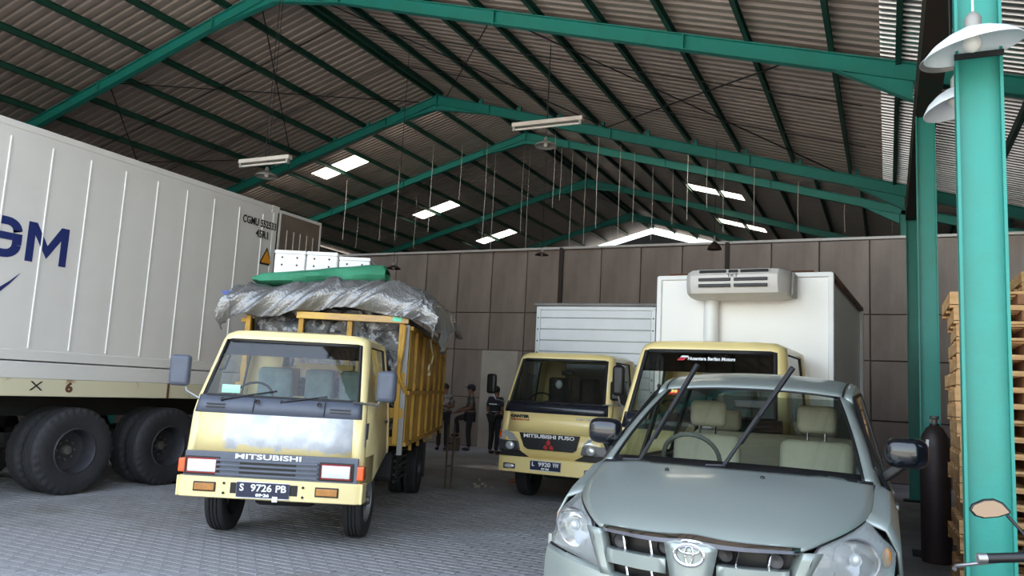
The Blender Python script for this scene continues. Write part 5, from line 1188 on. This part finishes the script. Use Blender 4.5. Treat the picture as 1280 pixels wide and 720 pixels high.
# thin-legged stand beside the loaded truck
sd_ = thing('trestle', 'thin two-legged dark stand beside the rear of the loaded truck', 'stand', tuple(Vector((onx(560, 611, -1).x, 0, 0)) * 0) )
_q = MR @ Vector((560 - 640, 611 - 360, F)); _t = -CAMH / _q.z; sd_.location = (_q.x * _t, _q.y * _t, 0)
for a, b in (((-0.06, 0, 0), (-0.12, 0.1, 1.0)), ((0.03, 0.02, 0), (0.0, 0.1, 1.0))): MB().tube([a, b], 0.014, 6).build('leg', mat('dark_timber', (70, 56, 44), 0.8), sd_)
for z in (0.35, 0.7): MB().tube([(-0.06 - 0.06 * z, 0.1 * z, z), (0.03 - 0.03 * z, 0.02 + 0.08 * z, z)], 0.010, 6).build('rung', m_chass, sd_)
# rubble near the box truck
for k in range(14):
    _q = MR @ Vector((R.uniform(585, 615) - 640, R.uniform(598, 612) - 360, F)); _t = -CAMH / _q.z; s = R.uniform(0.012, 0.04)
    t = MB().sphere((0, 0, 0), s, 6, 4, (1, 0.8, 0.6)); t.v = [tuple(Vector(v) * (1 + R.uniform(-.25, .25))) for v in t.v]
    o = t.build('stone', mat('rubble', (150, 140, 128), 0.9, 0, 0.2, 9)); o.location = (_q.x * _t, _q.y * _t, s * 0.42); tag(o, 'small pale rubble stone on the floor between the two trucks', 'stone', 'rubble between the trucks')
_q = MR @ Vector((641 - 640, 604 - 360, F)); _t = -CAMH / _q.z
t = MB().sphere((0, 0, 0), 0.07, 8, 6, (1.2, 0.8, 0.6)); t.v = [tuple(Vector(v) * (1 + R.uniform(-.2, .2))) for v in t.v]
o = t.build('brick_chunk', mat('brick_red', (130, 84, 68), 0.9, 0, 0.2, 9)); o.location = (_q.x * _t, _q.y * _t, 0.03); tag(o, 'reddish brick chunk on the floor beside the box truck wheel', 'brick')
# ------------------------------------------------------------------ motorcycle
mc = thing('motorcycle', 'dark motorcycle with mirror and grip showing before the near green column', 'motorcycle', (0.665, 3.5, 0.045), 0.0)
m_bk = mat('bike_dark_blue', (30, 36, 52), 0.3, 0.1, 0, coat=0.6)
MB().tube([(-0.36, -0.06, 1.035), (-0.30, -0.05, 1.04), (-0.17, 0.0, 1.07), (0, 0.05, 1.03), (0.17, 0.0, 1.07), (0.30, -0.05, 1.04), (0.36, -0.06, 1.035)], 0.013, 8).build('handlebar', m_chass, mc, smooth=True)
for s in (-1, 1):
    gp = MB().tube([(s * 0.345, -0.058, 1.035), (s * 0.225, -0.03, 1.05)], 0.018, 12).build('grip', m_black, mc, smooth=True)
    MB().tube([(s * 0.375, -0.066, 1.032), (s * 0.345, -0.058, 1.035)], 0.019, 12).build('bar_end', m_steel, gp, smooth=True)
    MB().cbox((s * 0.19, -0.015, 1.06), (0.07, 0.06, 0.06)).build('switch_housing', m_black, mc, bevel=0.015)
    MB().tube([(s * 0.17, 0.03, 1.05), (s * 0.24, 0.045, 1.03), (s * 0.36, 0.03, 1.0), (s * 0.44, 0.0, 0.985), (s * 0.445, -0.015, 0.975)], [0.009, 0.008, 0.007, 0.007, 0.009], 8).build('lever', m_steel, mc, smooth=True)
    sm = MB().tube([(s * 0.19, -0.01, 1.08), (s * 0.22, -0.0, 1.13), (s * 0.27, 0.01, 1.19)], 0.006, 8).build('mirror_stem', m_black, mc, smooth=True)
    out = [(-0.072, -0.005), (-0.045, 0.028), (-0.015, 0.04), (0.02, 0.034), (0.058, 0.012), (0.068, -0.01), (0.05, -0.03), (0.02, -0.036), (-0.03, -0.026)]
    cxm, cym, czm = s * 0.325, -0.005, 1.205
    MB().prism([(cxm + s * -a_ * -1, cym, czm + b_) for a_, b_ in out], (0, 0.03, 0)).build('mirror_back', m_black, mc, bevel=0.008)
    MB().prism([(cxm + s * a_ * 0.86, cym - 0.0, czm + b_ * 0.84) for a_, b_ in out], (0, -0.003, 0)).build('mirror_glass', mat('mirror_glass', (120, 110, 100), 0.08, 1.0), mc)
MB().sphere((0, 0.12, 0.98), 0.13, 16, 10, (1.1, 0.7, 0.9)).build('headlamp_cowl', m_bk, mc, smooth=True)
MB().tube([(0, 0.05, 1.03), (0, 0.12, 0.8), (0, 0.2, 0.5)], [0.04, 0.09, 0.06], 10).build('fork_cover', m_bk, mc, smooth=True)
for s in (-1, 1): MB().tube([(s * 0.08, 0.1, 0.85), (s * 0.08, 0.32, 0.29)], 0.018, 8).build('fork_leg', m_steel, mc, smooth=True)
def bwheel(y):
    t = MB(); t.lathe([(0.22, -0.035), (0.27, -0.04), (0.29, -0.02), (0.295, 0), (0.29, 0.02), (0.27, 0.04), (0.22, 0.035), (0.22, -0.035)], 36, (0, y, 0.295), 'X'); o = t.build('wheel', m_rubber, mc, smooth=True)
    MB().lathe([(0.22, -0.02), (0.2, 0), (0.22, 0.02)], 36, (0, y, 0.295), 'X').build('rim', m_rimw, o, smooth=True)
    for k in range(6):
        a = pi * k / 3; MB().tube([(0, y, 0.295), (0, y + 0.21 * cos(a), 0.295 + 0.21 * sin(a))], 0.012, 6).build('spoke', m_rimw, o)
bwheel(0.34); bwheel(-0.92)
MB().sphere((0, -0.35, 0.62), 0.3, 16, 10, (0.5, 1.2, 0.45)).build('body_fairing', m_bk, mc, smooth=True)
MB().cbox((0, -0.62, 0.78), (0.24, 0.68, 0.09)).build('saddle', m_black, mc, bevel=0.04, segs=3)
MB().cbox((0, -0.3, 0.42), (0.24, 0.4, 0.26)).build('engine', m_hub, mc, bevel=0.04)
MB().sphere((0, 0.34, 0.56), 0.12, 12, 8, (0.55, 1.9, 0.5)).build('front_mudguard', m_bk, mc, smooth=True)
MB().cbox((0, -1.05, 0.72), (0.16, 0.3, 0.12), 0, 0.3).build('tail', m_bk, mc, bevel=0.03)
MB().tube([(0.12, -0.3, 0.28), (0.17, -0.7, 0.3), (0.17, -1.15, 0.42)], [0.02, 0.03, 0.05], 10).build('exhaust', m_steel, mc, smooth=True)
MB().tube([(0, -0.3, 0.3), (-0.22, -0.28, 0.0)], 0.012, 6).build('side_stand', m_chass, mc)
# ------------------------------------------------------------------ three workers by the back wall
m_skin = mat('skin', (120, 82, 62), 0.6)
def skinned(name, chains, m, parent, sub=2):
    """chains: lists of (point, radius); a chain starting with an index tuple joins an existing point"""
    vs, es, rs = [], [], []
    key = {}
    for ch in chains:
        prev = None
        for p, r in ch:
            k = tuple(round(a, 4) for a in p)
            if k not in key: key[k] = len(vs); vs.append(p); rs.append(r)
            i = key[k]
            if prev is not None: es.append((prev, i))
            prev = i
    me = bpy.data.meshes.new(name); me.from_pydata(vs, es, []); o = link(name, me, m, parent)
    md = o.modifiers.new('skin', 'SKIN'); md.use_smooth_shade = True
    sv = me.skin_vertices[0].data
    for i, r in enumerate(rs): sv[i].radius = (r, r) if not isinstance(r, tuple) else r; sv[i].use_root = (i == 0)
    k = o.modifiers.new('sub', 'SUBSURF'); k.levels = sub; k.render_levels = sub
    me.materials.append(m) if not me.materials else None
    return o
def person(label, loc, rz, top_m, leg_m, pose, cap=None, stripe=False):
    p = thing('person', label, 'person', loc, rz, None)
    J = {'pelvis': (0, 0, 0.92), 'waist': (0, 0.01, 1.05), 'chest': (0, 0.0, 1.26), 'neck': (0, 0, 1.41), 'chin': (0, -0.01, 1.47), 'head': (0, -0.015, 1.56), 'crown': (0, -0.005, 1.64)}
    J.update({'shL': (-0.18, 0, 1.36), 'shR': (0.18, 0, 1.36), 'hipL': (-0.09, 0, 0.88), 'hipR': (0.09, 0, 0.88), 'knL': (-0.1, -0.02, 0.48), 'knR': (0.1, -0.02, 0.48), 'anL': (-0.1, 0.02, 0.08), 'anR': (0.1, 0.02, 0.08), 'toL': (-0.11, -0.14, 0.035), 'toR': (0.11, -0.14, 0.035),
              'elL': (-0.24, 0.03, 1.1), 'elR': (0.24, 0.03, 1.1), 'wrL': (-0.2, -0.12, 0.9), 'wrR': (0.2, -0.12, 0.9)})
    J.update(pose); V = Vector
    ch = [[(J['pelvis'], 0.125), (J['waist'], 0.12), (J['chest'], 0.135), (J['neck'], 0.055), (J['chin'], 0.068), (J['head'], 0.088), (J['crown'], 0.07)]]
    for s in 'LR':
        ch.append([(J['chest'], 0.135), (J['sh' + s], 0.058), (J['el' + s], 0.042), (J['wr' + s], 0.028)])
        ch.append([(J['pelvis'], 0.125), (J['hip' + s], 0.085), (J['kn' + s], 0.055), (J['an' + s], 0.038), (J['to' + s], 0.035)])
        w_ = V(J['wr' + s]); d = (w_ - V(J['el' + s])).normalized(); sd2 = d.cross(V((0, 0, 1))); sd2 = sd2.normalized() if sd2.length > 0.1 else V((1, 0, 0))
        pm = w_ + d * 0.07; ch.append([(tuple(w_), 0.028), (tuple(pm), 0.030)])
        for k, ln in zip((-1.5, -0.5, 0.5, 1.5), (0.06, 0.075, 0.07, 0.055)):
            a = pm + d * 0.02 + sd2 * k * 0.018; ch.append([(tuple(pm), 0.030), (tuple(a), 0.009), (tuple(a + d * ln * 0.6), 0.008), (tuple(a + d * ln + V((0, -0.02, -0.015))), 0.007)])
        a = w_ + d * 0.03 + sd2 * 0.035; ch.append([(tuple(w_), 0.028), (tuple(a), 0.010), (tuple(a + d * 0.045 + sd2 * 0.012), 0.008)])
    bd_ = skinned('body', ch, m_skin, p)
    hd = V(J['head'])
    # face
    MB().sphere(hd + V((0, -0.092, -0.015)), 0.016, 8, 6, (0.8, 1, 1.5)).build('nose', m_skin, p, smooth=True)
    for s in (-1, 1):
        MB().sphere(hd + V((s * 0.032, -0.082, 0.01)), 0.009, 8, 6).build('eye', m_black, p); MB().sphere(hd + V((s * 0.088, 0.0, -0.01)), 0.022, 8, 6, (0.4, 0.8, 1.2)).build('ear', m_skin, p, smooth=True)
    MB().sphere(hd + V((0, -0.08, -0.055)), 0.02, 8, 6, (1.2, 0.4, 0.35)).build('mouth', mat('lips', (96, 56, 48), 0.6), p, smooth=True)
    hr = MB().sphere(hd + V((0, 0.022, 0.03)), 0.102, 16, 10, (0.95, 1.0, 0.95)); hr.v = [v for v in hr.v]; hr.build('hair', mat('black_hair', (20, 18, 17), 0.7), p, smooth=True)
    if cap:
        MB().sphere(hd + V((0, 0.01, 0.06)), 0.108, 16, 10, (0.95, 1.02, 0.72)).build('cap', cap, p, smooth=True)
        MB().cbox(hd + V((0, -0.12, 0.055)), (0.13, 0.11, 0.012), 0, 0.2).build('cap_peak', cap, p, bevel=0.005)
    sh = [[(J['pelvis'], 0.142), (J['waist'], 0.138), (J['chest'], 0.15), ((J['neck'][0], J['neck'][1], J['neck'][2] - 0.02), 0.07)]]
    for s in 'LR': m_ = V(J['sh' + s]).lerp(V(J['el' + s]), 0.85); sh.append([(J['chest'], 0.15), (J['sh' + s], 0.074), (tuple(m_), 0.06)])
    st_ = skinned('shirt', sh, top_m, p)
    tr_ = [[(J['pelvis'], 0.138)]]
    for s in 'LR': tr_.append([(J['pelvis'], 0.138), (J['hip' + s], 0.098), (J['kn' + s], 0.070), (tuple(V(J['an' + s]) + V((0, 0, 0.02))), 0.055)])
    skinned('trousers', tr_[1:], leg_m, p)
    for s in 'LR':
        a = V(J['an' + s]); b_ = V(J['to' + s]); MB().sphere((a + b_) / 2 + V((0, 0, -0.005)), 0.05, 12, 8, (0.95, 2.2, 0.85)).build('shoe', m_black, p, smooth=True)
    if stripe:
        c = V(J['chest']); MB().lathe([(0.162, -0.012), (0.164, 0.0), (0.162, 0.012)], 24, c + V((0, 0, -0.03)), 'Z').build('reflective_stripe', m_wtext, p, smooth=True)
        MB().lathe([(0.148, -0.008), (0.15, 0.0), (0.148, 0.008)], 24, V(J['waist']), 'Z').build('reflective_stripe', m_steel, p, smooth=True)
    return p
def ground(px, py):
    q = MR @ Vector((px - 640, py - 360, F)); k = -CAMH / q.z; return (q.x * k, q.y * k, 0)
def wallspot(px, Y): q = ony(px, 480, Y); return (q.x, Y, 0)
m_sh1 = mat('pale_check_shirt', (150, 140, 132), 0.8, 0, 0, 14, col2=(84, 78, 76), thr=(0.45, 0.55)); m_sh2 = mat('dark_work_shirt', (56, 54, 54), 0.8, 0, 0, 9, col2=(112, 104, 96), thr=(0.5, 0.6)); m_sh3 = mat('black_work_shirt', (34, 34, 38), 0.8)
m_tr = mat('dark_trousers', (34, 33, 36), 0.85)
person('person in a pale check shirt standing at the wall beside the loaded truck', wallspot(557, 17.4), 0.25, m_sh1, m_tr, {'wrR': (0.06, -0.2, 1.12), 'wrL': (-0.04, -0.2, 1.1)})
person('person in a dark cap and work shirt, one knee raised, arms folded on it', wallspot(590, 17.9), -1.15, m_sh2, m_tr, {'knL': (-0.1, -0.36, 0.80), 'anL': (-0.1, -0.30, 0.40), 'toL': (-0.1, -0.44, 0.37), 'wrR': (0.02, -0.30, 0.98), 'wrL': (-0.08, -0.32, 1.0), 'elL': (-0.24, -0.1, 1.12)}, cap=mat('dark_cap', (28, 28, 30), 0.8))
person('person in black work shirt with pale stripes seen from behind', wallspot(621, 17.6), 2.9, m_sh3, m_tr, {}, stripe=True)
tag(MB().box(-0.13, 0.13, -0.13, 0.13, 0, 0.32).build('step_block', m_concd, None, bevel=0.01, loc=tuple(Vector(wallspot(590, 17.9)) + Vector((-0.36, -0.16, 0)))), 'dark low block under the raised foot of the person in a cap', 'block')
